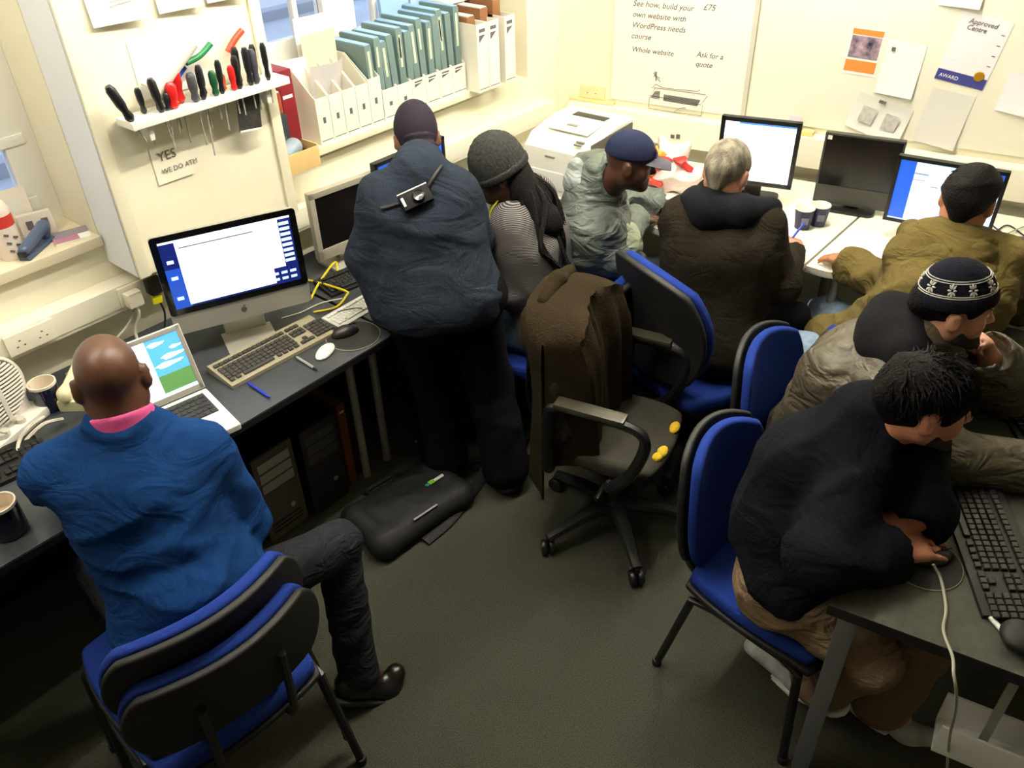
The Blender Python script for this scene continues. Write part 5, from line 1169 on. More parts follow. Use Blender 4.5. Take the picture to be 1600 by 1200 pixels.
r = empty('power_adapter', px(1597, 386, TOP + .0005), .5, 'black power adapter block on the white table', 'adapter'); b = MB(); b.box((-.035, -.055, 0), (.035, .055, .03), .006); b.build('block', BLACK, r); b = MB(); b.tube([(0, -.055, .015), (.01, -.09, .01), (.04, -.13, .006)], .003, 6); b.build('lead', KC, r)
r = empty('bottle', px(736, 268, TOP + .0005), 0, 'small white plastic bottle on the desk between standing man and woman', 'bottle')
b = MB(); b.lathe([(0, 0), (.026, 0), (.028, .006), (.028, .10), (.012, .125), (.012, .135)], 20); b.build('body', WHITEPL, r); b = MB(); b.lathe([(.014, .1355), (.014, .155), (0, .155)], 16); b.build('cap', PLASTIC_CREAM, r)
# small things on the near right desk
r = empty('plastic_stick', px(1556, 978, TOP + .0005), -2.2, 'short white plastic stick on the near dark desk', 'stick'); b = MB(); b.tube([(-.03, 0, .006), (.03, 0, .006)], .006, 10); b.build('stick', WHITEPL, r); b = MB(); b.tube([(.03, 0, .006), (.036, 0, .006)], .0045, 10); b.build('end', PAPERG, r)
r = empty('headset', px(1592, 1005, TOP + .0005), 0, 'black padded headset lying at the edge of the near desk', 'headset')
s = SDF(.02); s.ell((0, 0, .022), (.045, .045, .022)); s.cut((0, 0, 0), (0, 0, -1)); s.build('ear_pad', BLACKM, r, .005, origin=(0, 0, 0)); b = MB(); b.tube(spline([(.03, -.03, .02), (.06, -.10, .03), (.02, -.16, .02)], 6), .007, 8); b.build('band', BLACK, r)
r = empty('cable_clip', px(1574, 574, TOP + .0005), .3, 'small white three-lobed clip behind the far keyboard', 'clip'); s = SDF(.008)
for a in (0, 2.1, 4.2): s.ell((.014 * math.cos(a), .014 * math.sin(a), .008), (.012, .009, .008))
s.cut((0, 0, 0), (0, 0, -1)); s.build('lobes', WHITEPL, r, .003, origin=(0, 0, 0)); b = MB(); b.tube([(0, 0, .014), (0, 0, .022)], .004, 8); b.build('stem', WHITEPL, r)
# ================================================================ shelves, sills and floor
# tool shelf on the pier
SX0, SX1, SY0, SY1, SZ = 1.10, 1.655, 2.345, 2.4375, 1.50
r = empty('tool_shelf', (SX0, SY1, SZ), 0, 'white wall shelf with rows of screwdrivers on the pier', 'shelf')
b = MB(); b.box((0, SY0 - SY1, -.022), (SX1 - SX0, 0, 0), .003); b.build('board', WHITEP, r)
for x in (.06, .48): b = MB(); b.box((x - .008, -.07, -.07), (x + .008, -.001, -.0225), .003); b.build('bracket', WHITEP, r)
tc = {'k': mat('black_handle', '15161A', .35), 'r': mat('red_handle', 'C41E1E', .3), 'b': mat('blue_handle', '2A54B8', .35), 'g': mat('green_handle', '14482E', .35), 'o': mat('orange_handle', 'D8611E', .35), 'y': mat('yellow_handle', 'D8C81E', .35), 'd': mat('grey_handle', '3C3E46', .4)}
names = {'k': 'black', 'r': 'red', 'b': 'blue', 'g': 'dark green', 'o': 'orange', 'y': 'yellow', 'd': 'grey'}
rs = np.random.RandomState(5)
ORD = 'one two three four five six seven eight nine ten eleven twelve thirteen fourteen fifteen sixteen seventeen eighteen nineteen twenty'.split()
tools = [(196, 'k', .115, .015, -.35, .05), (222, 'k', .075, .010, -.05, .07), (239, 'k', .10, .013, -.1, .06), (258, 'r', .075, .016, .05, .05), (276, 'r', .115, .0175, 0, .10), (291, 'd', .085, .014, 0, .11), (303, 'k', .10, .011, .05, .15), (313, 'k', .085, .011, 0, .08), (323, 'g', .075, .012, 0, .05), (333, 'k', .10, .010, .05, .09), (344, 'o', .05, .012, 0, .05), (353, 'r', .075, .011, 0, .05), (362, 'k', .10, .012, .0, .06), (371, 'k', .115, .012, .05, .08), (381, 'k', .115, .012, 0, .05), (391, 'd', .105, .013, 0, .04), (400, 'k', .11, .011, .05, .07), (411, 'k', .115, .010, 0, .05), (248, 'k', .05, .009, .1, .09), (268, 'y', .05, .012, 0, .05)]
for i, (x, c, L, ra, tl, sh) in enumerate(tools):
    yy = SY0 + .022 + (.03 if i % 3 == 1 else .0); X = SX0 + (x - 190) / (440 - 190) * (SX1 - SX0)
    lab = '%s-handled screwdriver in the tool shelf, number %s from the window jamb' % (names[c], ORD[sorted(q_[0] for q_ in tools).index(x)])
    t = empty('screwdriver', (X, yy, SZ), 0, lab, 'screwdriver', 'screwdrivers in the tool shelf'); t.rotation_euler = (0, tl, 0)
    b = MB(); b.lathe([(ra * .5, .001), (ra * .95, L * .12), (ra * .7, L * .3), (ra, L * .5), (ra, L * .88), (ra * .6, L)], 10); b.build('handle', tc[c], t)
    b = MB(); b.tube([(0, 0, .001), (0, 0, -.022 - sh)], .0024, 6); b.build('shaft', STEEL, t)
def rod(name, label, cat, pts, r_, m): 
    c = np.array(pts[0]); b = MB(); b.tube([np.array(p) - c for p in spline(pts, 5)], r_, 10); o = b.build(name, m); o.location = tuple(c); return tag(o, label, cat)
rod('pry_tool', 'blue flat bar leaning behind the red screwdriver', 'tool', [(1.255, 2.425, 1.51), (1.30, 2.425, 1.555), (1.345, 2.425, 1.59)], .010, tc['b'])
rod('file_handle', 'green curved handle lying across the screwdriver tops', 'tool', [(1.34, 2.40, 1.605), (1.39, 2.40, 1.615), (1.435, 2.40, 1.64)], .009, mat('mid_green_handle', '1E7A4A', .4))
rod('marker_pen', 'orange-red marker pen poking up at the back of the tools', 'pen', [(1.50, 2.42, 1.60), (1.53, 2.42, 1.628), (1.565, 2.42, 1.65)], .010, mat('orange_red_plastic', 'E0482C', .4))
r = empty('paper_roll', (1.21, 2.415, 1.51), 0, 'white rolled paper lying behind the tools against the pier', 'roll'); M_ = Matrix.Rotation(math.radians(55), 3, 'Y')
b = MB(); b.lathe([(.010, .0), (.032, .0), (.032, .19), (.010, .19)], 20, M_, (.0, -.012, .045)); b.build('roll', mat('soft_white_paper', 'E6E2D8', .8, bump=(20, .2)), r); b = MB(); b.lathe([(.004, -.001), (.0102, -.001), (.0102, .19)], 14, M_, (.0, -.012, .045)); b.build('core', PAPERG, r)
r = empty('hanging_card', (1.475, 2.39, 1.477), 0, 'dark photo card hanging under the tool shelf', 'card'); b = MB(); b.box((0, 0, -.115), (.085, .002, -.0), .0005, rot('Y', .12)); b.build('card', mat('dark_card_print', '3A3836', .4, var=(40, .5)), r); b = MB(); b.box((.002, -.0012, -.1165), (.085, .0005, -.111), 0, rot('Y', .12)); b.build('card_edge', PAPER, r)
# notes on the pier
def pier_sheet(label, x, z, w, h, curl, lines=(), a=0.0, m=PAPER):
    r = empty('pinned_note', (x, PYF - .001, z), 0, label, 'paper'); r.rotation_euler = (0, a, 0)
    b = MB(); b.grid(lambda u, v: (u * w, -.0015 - curl * (1 - v) ** 2 * (.5 + u * .5), v * h), 6, 6, .0005); b.build('paper', m, r)
    for s, sx, sz, size in lines: text(s, size, INK, r, frame4((sx, -.0035 - curl * (1 - sz / h) ** 2 * 1.0 , sz), (1, 0, 0), (0, 0, 1)), depth=.0003)
    return r
pier_sheet('small handwritten YES note pinned on the pier below the tool shelf', 1.175, 1.265, .125, .12, .004, (('YES', .02, .07, .04), ('WE DO ATM', .02, .03, .022)), m=mat('cream_paper', 'F0ECD6', .8))
for lab, x, z, w, sk in (('white sketch sheet curling off the pier beside the window jamb', 1.115, 1.742, .155, 1), ('white sheet with a faint drawing between two others high on the pier', 1.315, 1.742, .14, 1), ('plain white sheet high on the pier beside the right window', 1.475, 1.742, .125, 0)):
    rr = pier_sheet(lab, x, z, w, .21, .028)
    if sk:
        b = MB()
        for k in range(7): b.tube([(w * .3 + .05 * rs.rand(), -.019 + .0006 * k - .001, .045 + .01 * k), (w * .6 + .04 * rs.rand(), -.019 + .0006 * k - .001, .05 + .011 * k)], .0012, 4)
        b.build('sketch_lines', mat('grey_pencil', '9A968E', .8), rr)['kind'] = 'stuff'
pier_sheet('large faint white sheet taped behind the paper roll', 1.20, 1.52, .22, .17, .003)
# left window sill
r = empty('spray_bottle', (pxY(10, 372, 2.70)[0], 2.70, 1.1055), 0, 'white plastic bottle with a red label on the left sill', 'bottle')
b = MB(); b.lathe([(0, 0), (.036, 0), (.038, .01), (.038, .15), (.03, .175), (.018, .185), (.018, .20)], 24); b.build('body', mat('pinkish_white_plastic', 'E9DCD0', .4), r); b = MB(); b.lathe([(.02, .2005), (.02, .235), (.012, .245)], 16); b.build('cap', mat('pale_peach_plastic', 'E6D3BC', .4), r)
b = MB(); b.lathe([(.0385, .105), (.0385, .14)], 24, cap=False); b.build('label_band', mat('red_label', 'D23A30', .5), r)
for k in range(6): b = MB(); b.box((-.004, -.0395, -.003), (.010, -.0375, .003), .0005, rot('Y', .4), (.012 * ((-1) ** k), 0, .02 + k * .013)); b.build('print_mark', INK, r)
r = empty('stapler', (.845, 2.68, 1.1055), -.95, 'blue-grey stapler standing on the left window sill', 'stapler')
b = MB(); b.prism([(-.075, 0), (.075, 0), (.075, .012), (-.075, .014)], -.018, .018, 'X', bevel=.003); b.build('base', mat('slate_plastic', '4A5A78', .35), r)
s = SDF(.012); s.cone((0, -.06, .03), (0, .06, .05), .017, .019); s.cone((0, .06, .02), (0, .065, .05), .015, .018); s.build('arm', MATS['slate_plastic'], r, .005, origin=(0, 0, 0)); b = MB(); b.box((-.012, -.082, .014), (.012, -.06, .030), .003); b.build('nose', BLACK, r)
r = empty('small_carton', (.90, 2.775, 1.1055), -.25, 'small white carton with dark print leaning on the left sill', 'box'); b = MB(); b.box((-.05, -.02, 0), (.05, .02, .075), .002, rot('X', -.2)); b.build('carton', mat('grey_white_card', 'DAD3C8', .6), r)
for x in (-.03, .015): b = MB(); b.box((x, -.0225, .03), (x + .02, -.0205, .055), 0, rot('X', -.2)); b.build('print_mark', INK, r)
r = empty('photo_card', (.875, 2.825, 1.1055), -.2, 'pale card with a faint picture propped against the left window', 'card'); b = MB(); b.box((-.045, 0, .0), (.045, .002, .15), 0, rot('X', -.12)); b.build('card', mat('pale_card', 'E2DAD0', .6), r); b = MB(); b.box((-.025, -.001, .07), (.025, .0, .12), 0, rot('X', -.12)); b.build('picture', PAPERG, r)
r = empty('screw_top', (.775, 2.70, 1.1055), 0, 'turquoise screw top beside the stapler', 'cap'); b = MB(); b.lathe([(.015, 0), (.016, .004), (.016, .024), (.013, .028)], 18); b.build('top', mat('turquoise_plastic', '2390B0', .4), r); b = MB(); b.lathe([(.0165, .001), (.0175, .003), (.0165, .005)], 18, cap=False); b.build('ring', MATS['turquoise_plastic'], r)
r = empty('notepad', (.80, 2.80, 1.1055), .2, 'lime green pad behind the stapler on the sill', 'notepad'); b = MB(); b.box((-.04, -.006, 0), (.04, .006, .07), .001, rot('X', -.15)); b.build('cover', mat('lime_card', 'B4BC4C', .6), r); b = MB(); b.box((-.038, -.004, .070), (.038, .004, .072), 0, rot('X', -.15)); b.build('pages', PAPER, r)
r = empty('magazine', (.955, 2.685, 1.1055), -.25, 'flat magazine with a pink cover at the end of the left sill', 'magazine'); b = MB(); b.box((-.055, -.045, 0), (.055, .045, .006), .001); b.build('pages', PAPER, r); b = MB(); b.box((-.055, -.045, .0062), (.02, -.005, .0075), 0); b.build('cover_pink', mat('pink_print', 'B0788E', .5), r); b = MB(); b.box((-.055, -.004, .0062), (.055, .045, .0075)); b.build('cover_grey', mat('grey_lilac_print', '8C8694', .5), r)
# sockets on the window-wall trunking
def socket_plate(label, x0, x1, z0=.872, z1=.94, y=2.5605):
    r = empty('wall_socket', (x0, y, z0), 0, label, 'socket'); b = MB(); b.box((0, -.010, 0), (x1 - x0, 0, z1 - z0), .003); b.build('socket_plate', PLASTIC_CREAM, r)
    for k in range(2):
        cx_ = (x1 - x0) * (.27 + .46 * k)
        for dx, dz in ((0, .042), (-.011, .024), (.011, .024)): b = MB(); b.box((cx_ + dx - .003, -.0108, dz - .002), (cx_ + dx + .003, -.0098, dz + .002)); b.build('socket_hole', INK, r)
    return r
socket_plate('cream double socket on the trunking behind the heater', .615, .765); socket_plate('cream double socket holding a white and a black plug', .985, 1.135)
r = empty('plug', (1.02, 2.5495, .90), 0, 'white plug in the socket below the pier', 'plug'); b = MB(); b.box((-.026, -.036, -.026), (.026, -.0005, .026), .007); b.build('plug_body', PLASTIC_CREAM, r); b = MB(); b.tube(spline([(0, -.02, -.026), (0, -.022, -.06), (-.02, .0, -.12), (-.03, -.01, -.165)], 5), .005, 8); b.build('lead', WC, r)
r = empty('plug', (1.10, 2.5495, .915), 0, 'black plug with a yellow tag in the socket below the pier', 'plug'); b = MB(); b.box((-.026, -.04, -.026), (.026, -.0005, .026), .007); b.build('plug_body', BLACK, r); b = MB(); b.tube(spline([(0, -.022, -.026), (0, -.024, -.06), (.01, -.01, -.12), (-.01, -.01, -.18)], 5), .0035, 8); b.build('lead', KC, r); b = MB(); b.box((-.016, -.03, -.065), (.018, -.016, -.034), .003, rot('Y', .15)); b.build('tag', mat('yellow_tag', 'D2C818', .5), r)
cable('wall_cable', 'grey cable drooping from the trunking behind the laptop', [(1.06, 2.60, .85), (.98, 2.56, .80), (.86, 2.545, .76), (.74, 2.55, .74)], .004, GC)
# file shelf on the right window sill
SH, FY = 1.1305, 2.605
FILEW = mat('white_file_card', 'ECE9DA', .55); TEAL = mat('teal_card', '687F7D', .6, var=(3, .1)); BLUECARD_LITTOP = mat('blue_card_and_lit_top', '8FB2D4', .6); BROWN = mat('brown_card', '8A5E3C', .7, var=(6, .2))
def magazine_file(label, x, w, fh, y=FY, d=.22, bh=.27, marks='square', group=None):
    r = empty('magazine_file', (x, y, SH), 0, label, 'file box', group); t = .003
    b = MB(); b.box((0, 0, 0), (w, d, t)); b.build('bottom', FILEW, r, smooth=False)
    b = MB(); b.box((0, 0, t), (w, t, fh)); fr = b.build('front', FILEW, r, smooth=False)
    b = MB(); b.box((0, d - t, t), (w, d, bh)); b.build('rear', FILEW, r, smooth=False)
    for x_ in (0, w - t): b = MB(); b.prism([(t, t), (d - t, t), (d - t, bh), (d * .55, bh), (t, fh)], x_, x_ + t, 'X'); b.build('side', FILEW, r, smooth=False)
    if marks == 'square': b = MB(); b.box((w * .4, -.0008, fh * .45), (w * .6, 0, fh * .58)); b.build('finger_hole', INK, r, smooth=False)
    else:
        b = MB(); b.box((w * .2, -.0008, fh * .88), (w * .75, 0, fh * .93)); b.build('print_bar', INK, r, smooth=False); b = MB(); b.prism([(w * .2, fh * .74), (w * .75, fh * .84), (w * .2, fh * .84)], -.0008, 0, 'Y'); b.build('print_wedge', INK, r, smooth=False)
    b = MB(); b.box((w * .08, -.0008, .012), (w * .95, 0, .015)); b.build('print_line', INK, r, smooth=False)
    return r
for k in range(5): magazine_file('white card file with a square hole, number %s from the cardboard tray' % ('one', 'two', 'three', 'four', 'five')[k], 1.932 + k * .067, .064, .175 if k < 4 else .185, marks='square')
for k in range(6): magazine_file('low white card file before the teal folders, %s beyond the square-holed files' % ('first', 'second', 'third', 'fourth', 'fifth', 'sixth')[k], 2.27 + k * .0825, .08, .125, marks='wedge' if k > 1 else 'square', bh=.2)
for k, x in enumerate((2.772, 2.845, 2.955)): magazine_file('tall white card file with black corner print, %s of three beyond the teal folders' % ('first', 'second', 'third')[k], x, .07, .285, y=2.535, d=.26, bh=.285, marks='wedge')
for k in range(13):
    x = 2.225 + k * .0415; h = .30 + .015 * math.sin(k * 2.1) + .0042 * k
    r = empty('teal_folder', (x, FY + .012, SH + .004), 0, 'teal card folder standing in the row, folder %s from the loose papers' % ('one', 'two', 'three', 'four', 'five', 'six', 'seven', 'eight', 'nine', 'ten', 'eleven', 'twelve', 'thirteen')[k], 'folder', 'teal folders on the file shelf')
    r.rotation_euler = (0, -.04 + .03 * math.sin(k * 1.7), 0)
    b = MB(); b.box((0, 0, 0), (.034, .205, h), .005); b.build('cover', TEAL, r); b = MB(); b.box((.003, .004, h + .0005), (.031, .2, h + .004), .001); b.build('pages', BLUECARD_LITTOP, r)  # blue on the folder top is window light put into the colour
    if k % 2 == 0: b = MB(); b.box((.010, -.0012, h * .55), (.022, 0, h * .93)); b.build('spine_tab', mat('pale_tab', 'C4CDB6', .6), r, smooth=False)
    if k % 3 == 1: b = MB(); b.box((.008, -.0012, h * .66), (.018, 0, h * .9)); b.build('spine_tab', MATS['pale_tab'], r, smooth=False)
for k, (lab, x, y, w, h, a, m) in enumerate((('blue card folder sticking up behind the teal row', 2.50, 2.80, .16, .40, .0, BLUECARD_LITTOP), ('pale blue folder rising behind the teal row end', 2.66, 2.80, .12, .42, .03, mat('sky_card', '9DB8D4', .6)))):
    r = empty('tall_folder', (x, y, SH), 0, lab, 'folder'); r.rotation_euler = (-.05, a, 0); b = MB(); b.box((0, 0, 0), (w, .02, h), .003); b.build('cover', m, r); b = MB(); b.box((.004, .004, h + .0005), (w - .004, .016, h + .003)); b.build('pages', PAPER, r)
for k in range(3):
    r = empty('brown_folder', (2.785 + k * .085, 2.60, SH + .004), 0, 'brown card folder inside the %s tall white file' % ('first', 'second', 'third')[k], 'folder'); b = MB(); b.box((0, 0, 0), (.05, .17, .30 + .02 * k), .004); b.build('cover', BROWN, r); b = MB(); b.box((.004, .004, .3005 + .02 * k), (.046, .165, .304 + .02 * k)); b.build('pages', PAPERG, r)
for k in range(2):
    r = empty('brown_carton', (2.80 + k * .16, 2.76, SH + .37), 0, 'brown carton with white flap high behind the tall files, %s' % ('beside the teal folders', 'beside the window reveal')[k], 'box'); b = MB(); b.box((0, 0, 0), (.14, .085, .14), .004); b.build('carton', BROWN, r); b = MB(); b.box((.01, -.05, .1405), (.13, .06, .146), .001, rot('X', -.12)); b.build('flap', PAPER, r)
r = empty('upper_shelf', (2.78, 2.73, SH + .335), 0, 'narrow white shelf board above the tall white files', 'shelf'); b = MB(); b.box((0, 0, 0), (.42, .115, .022), .002); b.build('board', FILEW, r)
for x in (.02, .39): b = MB(); b.box((x, .095, -.333), (x + .015, .113, -.0005)); b.build('upright', FILEW, r)
# loose papers, red binder, cardboard tray
def leaning(name, label, x, y, w, h, ax, az, m, cat='paper', curl=.02, z=SH + .001):
    r = empty(name, (x, y, z), 0, label, cat); r.rotation_euler = (ax, 0, az); b = MB(); b.grid(lambda u, v: ((u - .5) * w, -curl * math.sin(u * 2.6) * v - curl * .5 * v * v, v * h), 7, 7, .0006); b.build('sheet', m, r); return r
leaning('loose_paper', 'bright white sheet standing beside the red binder', 1.93, 2.72, .15, .30, -.12, -.25, PAPER); leaning('loose_paper', 'beige folder sheet standing behind the square-holed files', 2.09, 2.73, .17, .37, -.05, .1, mat('beige_card', 'D8CCB8', .6)); leaning('loose_paper', 'crumpled grey-white sheet poking out of the square-holed files', 2.06, 2.685, .16, .27, -.08, .15, mat('soft_grey_paper', 'CFCBCA', .7), curl=.05)
leaning('loose_paper', 'large white sheet lying over the beige folder', 2.12, 2.78, .20, .42, -.1, .2, PAPER, curl=.05); leaning('loose_paper', 'wide translucent white sheet leaning at the window bottom', 1.88, 2.80, .20, .28, -.08, .0, PAPERG)
r = empty('red_binder', (1.81, 2.635, SH), 0, 'dark red binder standing behind the cardboard tray', 'binder'); b = MB(); b.box((0, 0, 0), (.06, .17, .30), .003); b.build('cover', mat('dark_red_cloth', '7A1420', .5), r); b = MB(); b.box((.006, -.0008, .2), (.049, 0, .212)); b.build('spine_label', PAPER, r)
r = empty('brown_book', (1.772, 2.632, SH), 0, 'red-brown book beside the red binder', 'book'); b = MB(); b.box((0, 0, 0), (.034, .15, .23), .003); b.build('cover', mat('rust_cloth', '8A3A20', .6), r); b = MB(); b.box((.003, .004, .2303), (.031, .146, .234)); b.build('pages', PAPER, r)
r = empty('black_case', (1.725, 2.606, SH + .004), 0, 'dark grey plastic case standing in front of the brown book', 'case'); b = MB(); b.box((0, 0, 0), (.075, .03, .155), .006); b.build('case', mat('blue_grey_plastic', '30363E', .35), r); b = MB(); b.box((.02, -.001, .06), (.055, 0, .075)); b.build('case_label', mat('dim_label', '5A626C', .5), r)
CARD = mat('tan_cardboard', 'D9B97C', .75, var=(10, .06))
r = empty('cardboard_tray', (1.675, 2.50, SH + .0), 0, 'tan cardboard tray at the end of the file shelf', 'tray')
b = MB(); b.box((0, 0, .0005), (.16, .09, .003)); b.build('bottom', CARD, r); b = MB(); b.box((0, -.004, -.02), (.16, 0, .055), .001); b.build('front', CARD, r)
for x in (0, .156): b = MB(); b.box((x, .0, .003), (x + .004, .09, .06)); b.build('side', CARD, r)
r = empty('tape_dispenser', (1.735, 2.555, SH + .0035), .35, 'pale blue-grey tape dispenser lying in the cardboard tray', 'dispenser')
s = SDF(.02); s.cone((-.045, 0, .03), (.045, 0, .045), .028, .034); s.cut((0, 0, 0), (0, 0, -1)); s.build('body', mat('pale_slate_plastic', '8C9CAC', .35), r, .005, origin=(0, 0, 0)); b = MB(); b.box((.02, -.036, .004), (.085, .0, .03), .004); b.build('cutter', BLACK, r)
r = empty('white_roll', (1.69, 2.575, SH + .0035), 0, 'white tape roll behind the dispenser in the cardboard tray', 'tape'); b = MB(); b.lathe([(.014, 0), (.03, 0), (.03, .028), (.014, .028), (.014, 0)], 22, rot('X', .9), (0, .0, .03), cap=False); b.build('tape', WHITEPL, r); b = MB(); b.lathe([(.012, .001), (.0138, .001), (.0138, .027), (.012, .027), (.012, .001)], 18, rot('X', .9), (0, .0, .03), cap=False); b.build('core', CARD, r)
r = empty('blue_folder', (1.672, 2.60, TOP + .001), 0, 'narrow blue binder standing beside the pier edge', 'binder'); b = MB(); b.box((0, 0, 0), (.025, .03, .30), .002); b.build('cover', mat('mid_blue_card', '2A6EA8', .5), r); b = MB(); b.box((.003, .003, .3003), (.022, .028, .303)); b.build('pages', PAPER, r)
# behind the white-page monitor: small cards on the ledge
r = empty('upright_card', PB(1.19, .9255, .03), math.atan2(DB[1], DB[0]), 'pale lilac card standing on the ledge between the monitors', 'card'); b = MB(); b.box((0, 0, 0), (.055, .003, .075), 0); b.build('card', mat('lilac_card', 'DAD6E2', .6), r); b = MB(); b.box((.01, -.0008, .03), (.04, 0, .05)); b.build('card_print', mat('lilac_print', 'B4AEC8', .6), r)
r = empty('note_block', PB(1.26, .9255, .035), math.atan2(DB[1], DB[0]), 'small yellow note block on the ledge between the monitors', 'notes'); b = MB(); b.box((0, -.02, 0), (.05, .02, .018), .001); b.build('sheets', mat('pale_yellow_paper', 'E2CE84', .7), r); b = MB(); b.box((0, -.02, .0182), (.05, .02, .020)); b.build('top_sheet', mat('yellow_paper', 'E8D890', .7), r)
# ---- floor: towers, folder, bag
def tower(label, x, y, w, d, h, a, fm, bm_, light=False):
    r = empty('computer_tower', (x, y, 0), a, label, 'computer'); b = MB(); b.box((-w / 2, -d / 2 + .012, .008), (w / 2, d / 2, h), .004); b.build('case', bm_, r)
    b = MB(); b.box((-w / 2, -d / 2, .008), (w / 2, -d / 2 + .0115, h), .004); b.build('front_panel', fm, r)
    for k in range(3): b = MB(); b.box((-w / 2 + .018, -d / 2 - .002, h - .07 - k * .047), (w / 2 - .018, -d / 2 - .0002, h - .032 - k * .047), .001); b.build('drive_bay', SILVER if light else PG, r)
    b = MB(); b.lathe([(.01, 0), (.01, .004), (0, .004)], 14, rot('X', math.pi / 2), (w * .2, -d / 2 - .0002, h * .3)); b.build('power_button', SILVER, r)
    for k in range(3): b = MB(); b.box((-w / 2 + .02, -d / 2 - .0015, .04 + k * .018), (w / 2 - .02, -d / 2 - .0002, .047 + k * .018)); b.build('vent', BLACKM, r)
    for x_ in (-1, 1): b = MB(); b.box((x_ * w * .35 - .01, -d * .4, 0), (x_ * w * .35 + .01, d * .4, .0078)); b.build('rubber_foot', BLACKM, r)
    return r
tower('black computer tower with pale drive bays under the silver computer desk', 1.125, 2.29, .17, .40, .40, .0, mat('dim_beige_panel', '5C564A', .5), BLACK, True)
tower('charcoal computer tower beside the brown folder under the desk', 1.315, 2.27, .165, .40, .41, .0, mat('charcoal_panel', '2A2A2B', .4), BLACK)
r = empty('brown_file', (1.43, 2.10, 0), 0, 'orange-brown lever file standing on the floor beside the towers', 'file'); b = MB(); b.box((0, 0, 0), (.035, .27, .40), .003); b.build('cover', mat('orange_brown_board', '7A3E18', .6), r); b = MB(); b.box((.008, -.0012, .36), (.028, 0, .368)); b.build('label', PAPER, r)
c = V(1.46, 1.80, 0)
r = empty('laptop_bag', tuple(c), -.10, 'black laptop bag with a green logo lying on the carpet', 'bag')
BAGM = mat('black_nylon', '0A0A0B', .7, var=(30, .3), bump=(300, .3))
s = SDF(.03); s.cone((-.18, -.09, .05), (.18, -.09, .05), .05, .05); s.cone((-.18, .09, .05), (.18, .09, .05), .05, .05); s.cone((-.18, -.09, .05), (-.18, .09, .05), .05, .05); s.cone((.18, -.09, .05), (.18, .09, .05), .05, .05); s.ell((0, 0, .05), (.2, .12, .055)); s.cut((0, 0, .002), (0, 0, -1)); s.disp = folds(.004, 60, 3); s.build('body', BAGM, r, .008, origin=(0, 0, 0))
b = MB(); b.box((-.06, -.12, .1005), (.05, -.112, .104), .001); b.build('front_print', mat('grey_print_strip', '8A8C90', .6), r)
b = MB(); b.box((.10, -.02, .1025), (.125, .0, .1065), .001); b.build('logo_green', mat('lime_logo', '7EC832', .5), r); b = MB(); b.box((.126, -.018, .1025), (.17, -.004, .1065), .001); b.build('logo_white', PAPER, r); b = MB(); b.box((.085, -.018, .1025), (.0995, -.004, .1065), .001); b.build('logo_teal', mat('teal_logo', '2E8C9C', .5), r)
b = MB(); b.tube(spline([(-.08, .12, .09), (-.07, .17, .06), (.05, .17, .06), (.07, .12, .09)], 6), .01, 8); b.build('carry_handle', BAGM, r)
b = MB(); b.tube(spline([(.19, .02, .06), (.25, .03, .03), (.34, .02, .012), (.385, -.02, .03), (.33, -.05, .012), (.20, -.10, .012), (.08, -.14, .014), (-.05, -.155, .012)], 8), .021, 8, flat=.25); b.build('shoulder_strap', BAGM, r)
# ---- brown coat over the black armchair, torn seat foam
ca = ang(.24, -.97); CX, CY = 1.905, 1.165
r = empty('brown_coat', (CX, CY, 0), ca, 'olive-brown coat draped over the back of the empty armchair', 'coat')
CO = mat('olive_brown_wool', '271F13', .95, var=(6, .25), bump=(160, .4), spec=.1)
_bk = {c.name.split('.')[0]: np.array([v.co[:] for v in c.data.vertices]) for c in bc.children}
FR, SHL = _bk['backrest'], _bk['back_shell']
def back_y(x, z, front):                 # surface of the chair back under the coat
    P_ = FR if front else SHL; m_ = (np.abs(P_[:, 0] - x) < .05) & (np.abs(P_[:, 2] - z) < .07)
    if not m_.any(): P_ = np.vstack((FR, SHL)); m_ = (np.abs(P_[:, 2] - z) < .09)
    if not m_.any(): return -.26
    return P_[m_, 1].max() + .034 if front else P_[m_, 1].min() - .034
ZT = max(FR[:, 2].max(), SHL[:, 2].max()) + .015
def drape(u, v):
    x = (u - .5) * .43; t = v * 2 - 1; w = .014 * math.sin(u * 15 + 1) * abs(t) + .008 * math.sin(u * 31 + v * 5)
    zt = ZT - .10 * abs(u - .5) ** 2 * 4 + .012 * math.sin(u * 9)
    z = zt - max(0, abs(t) - .1) * (.52 if t > 0 else .70); ym = (back_y(x, zt - .05, True) + back_y(x, zt - .05, False)) / 2
    yf, yb_ = back_y(x, max(z, .62), True) + .012, back_y(x, max(z, .62), False) - .012
    if abs(t) < .1: k_ = (t / .1 + 1) / 2; y = (back_y(x, zt - .05, False) - .012) * (1 - k_) + (back_y(x, zt - .05, True) + .012) * k_; z += .02 * math.sin(k_ * math.pi)
    else: y = yf + w + .02 * t if t > 0 else yb_ - w + .02 * t
    e_ = min(1, (.5 - abs(u - .5)) / .10); mid = (back_y(0, .8, True) + back_y(0, .8, False)) / 2; y = mid + (y - mid) * (.06 + .94 * math.sin(e_ * math.pi / 2))
    return (x, y, z)
b = MB(); b.grid(drape, 28, 44, .008); b.build('cloth', CO, r)
s = SDF(.02); s.cone((.15, -.17, .90), (.175, -.16, .72), .036, .034); s.cone((.175, -.16, .72), (.18, -.13, .54), .034, .036); s.disp = folds(.006, 120, 4); s.build('sleeve', mat('black_brown_wool', '16130D', .95), r, .009, origin=(0, 0, 0))
s = SDF(.02); s.cone((-.12, -.25, .95), (-.03, -.25, .97), .026, .028); s.cone((-.03, -.25, .97), (.08, -.25, .95), .028, .024); s.disp = folds(.006, 70, 9); s.build('collar', CO, r, .008, origin=(0, 0, 0))
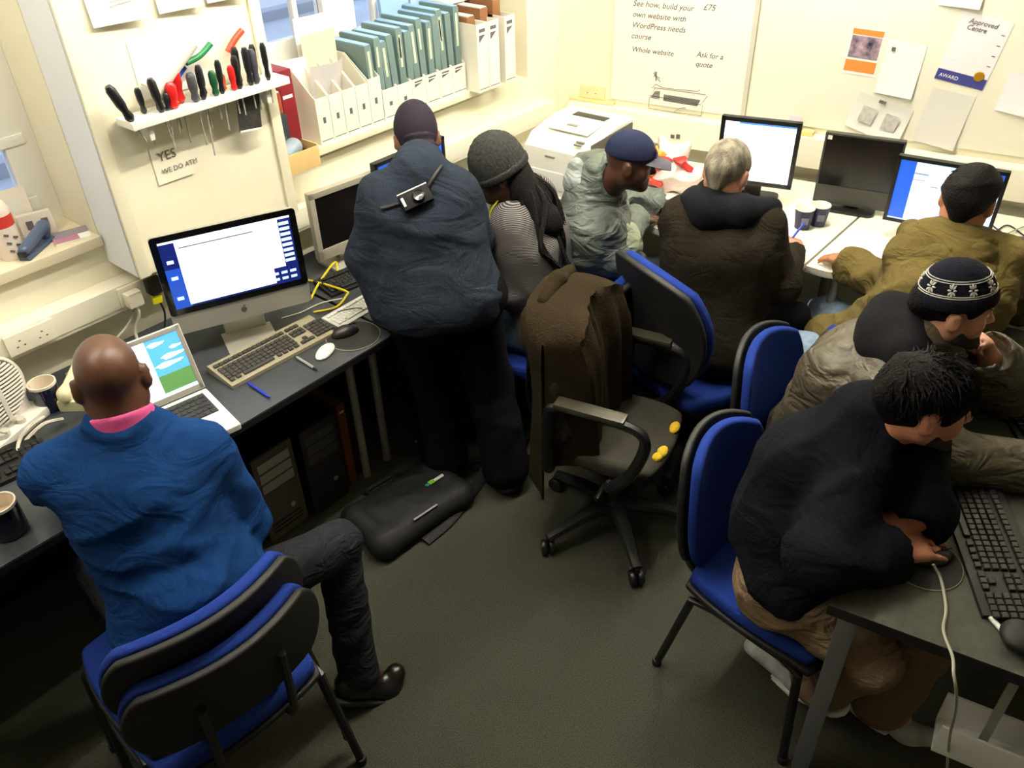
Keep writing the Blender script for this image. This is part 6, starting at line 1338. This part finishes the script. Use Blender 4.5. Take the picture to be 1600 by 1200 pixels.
for k, (x, y, sx, sy) in enumerate(((.055, .168, .026, .017), (.088, .16, .022, .017), (-.08, .166, .034, .018))):
    s = SDF(.006); s.ell((x, y, .462), (sx, sy, .014)); s.disp = folds(.002, 200, k); o = s.build('torn_foam', mat('yellow_foam', 'D2AE20', .85, bump=(200, .5)), bc, .004, origin=(0, 0, 0))
# ---- compact camera slung over the fleece back
def hit(o, x, y, lift=.006):
    me = o.data; M_ = Vector(o.parent.location) if o.parent else Vector((0, 0, 0))
    if o.name not in _bvh: _bvh[o.name] = BVHTree.FromPolygons([v.co + M_ for v in me.vertices], [p.vertices[:] for p in me.polygons])
    d = Vector(RW @ _ray(x, y)).normalized(); h = _bvh[o.name].ray_cast(Vector(CP), d)
    return (np.array(h[0] - d * lift), np.array(h[1])) if h[0] is not None else (None, None)
_bvh = {}
fl = [o for o in bpy.data.objects if o.name.startswith('fleece_jacket')][0]
p, nn = hit(fl, 650, 312, .012)
if p is not None:
    zx = _n(r_ * .85 + u_ * .45); yy = _n(np.cross(nn, zx)); zx = np.cross(yy, nn)
    M4 = frame4(p, zx, yy)
    r = empty('compact_camera', tuple(p), 0, 'small black and silver camera slung behind the standing man', 'camera'); r.rotation_euler = M4.to_euler()
    b = MB(); b.box((-.05, -.028, -.004), (.05, .028, .022), .006); b.build('body', mat('dull_black_metal', '09090A', .6, spec=.15), r); b = MB(); b.lathe([(.02, .0222), (.02, .03), (.016, .034), (0, .032)], 18, at=(.008, -.003, 0)); b.build('lens', mat('black_lens', '08080A', .15), r); b = MB(); b.box((-.05, .0282, .002), (.05, .032, .018), .001); b.build('silver_trim', SILVER, r); b = MB(); b.box((-.046, -.016, .0222), (-.038, .014, .0245), .001); b.build('grip', SILVER, r)
    strap = []
    for x, y in ((595, 325), (608, 322), (622, 318), (633, 315)): q_, _ = hit(fl, x, y, .006); strap.append(q_)
    strap2 = []
    for x, y in ((665, 298), (672, 285), (680, 272), (690, 258)): q_, _ = hit(fl, x, y, .006); strap2.append(q_)
    Mi = M4.inverted()
    for st in (strap, strap2):
        st = [np.array(Mi @ Vector(q_)) for q_ in st if q_ is not None]
        if len(st) > 1: b = MB(); b.tube(spline(st, 4), .006, 6, flat=.5); b.build('strap', BLACKM, r)

# scraps on the carpet
for k, (x, y, lab) in enumerate(((412, 1132, 'tiny white paper scrap on the carpet behind the nested chairs'), (650, 690, 'tiny pale scrap on the carpet beside the desk leg'))):
    b = MB(); b.grid(lambda u, v: ((u - .5) * .014, (v - .5) * .010, .003 * math.sin(u * 3)), 3, 3, .0006); o = b.build('paper_scrap', PAPER); o.location = tuple(px(x, y, .001)); o.rotation_euler = (0, 0, k + .4); tag(o, lab, 'scrap')
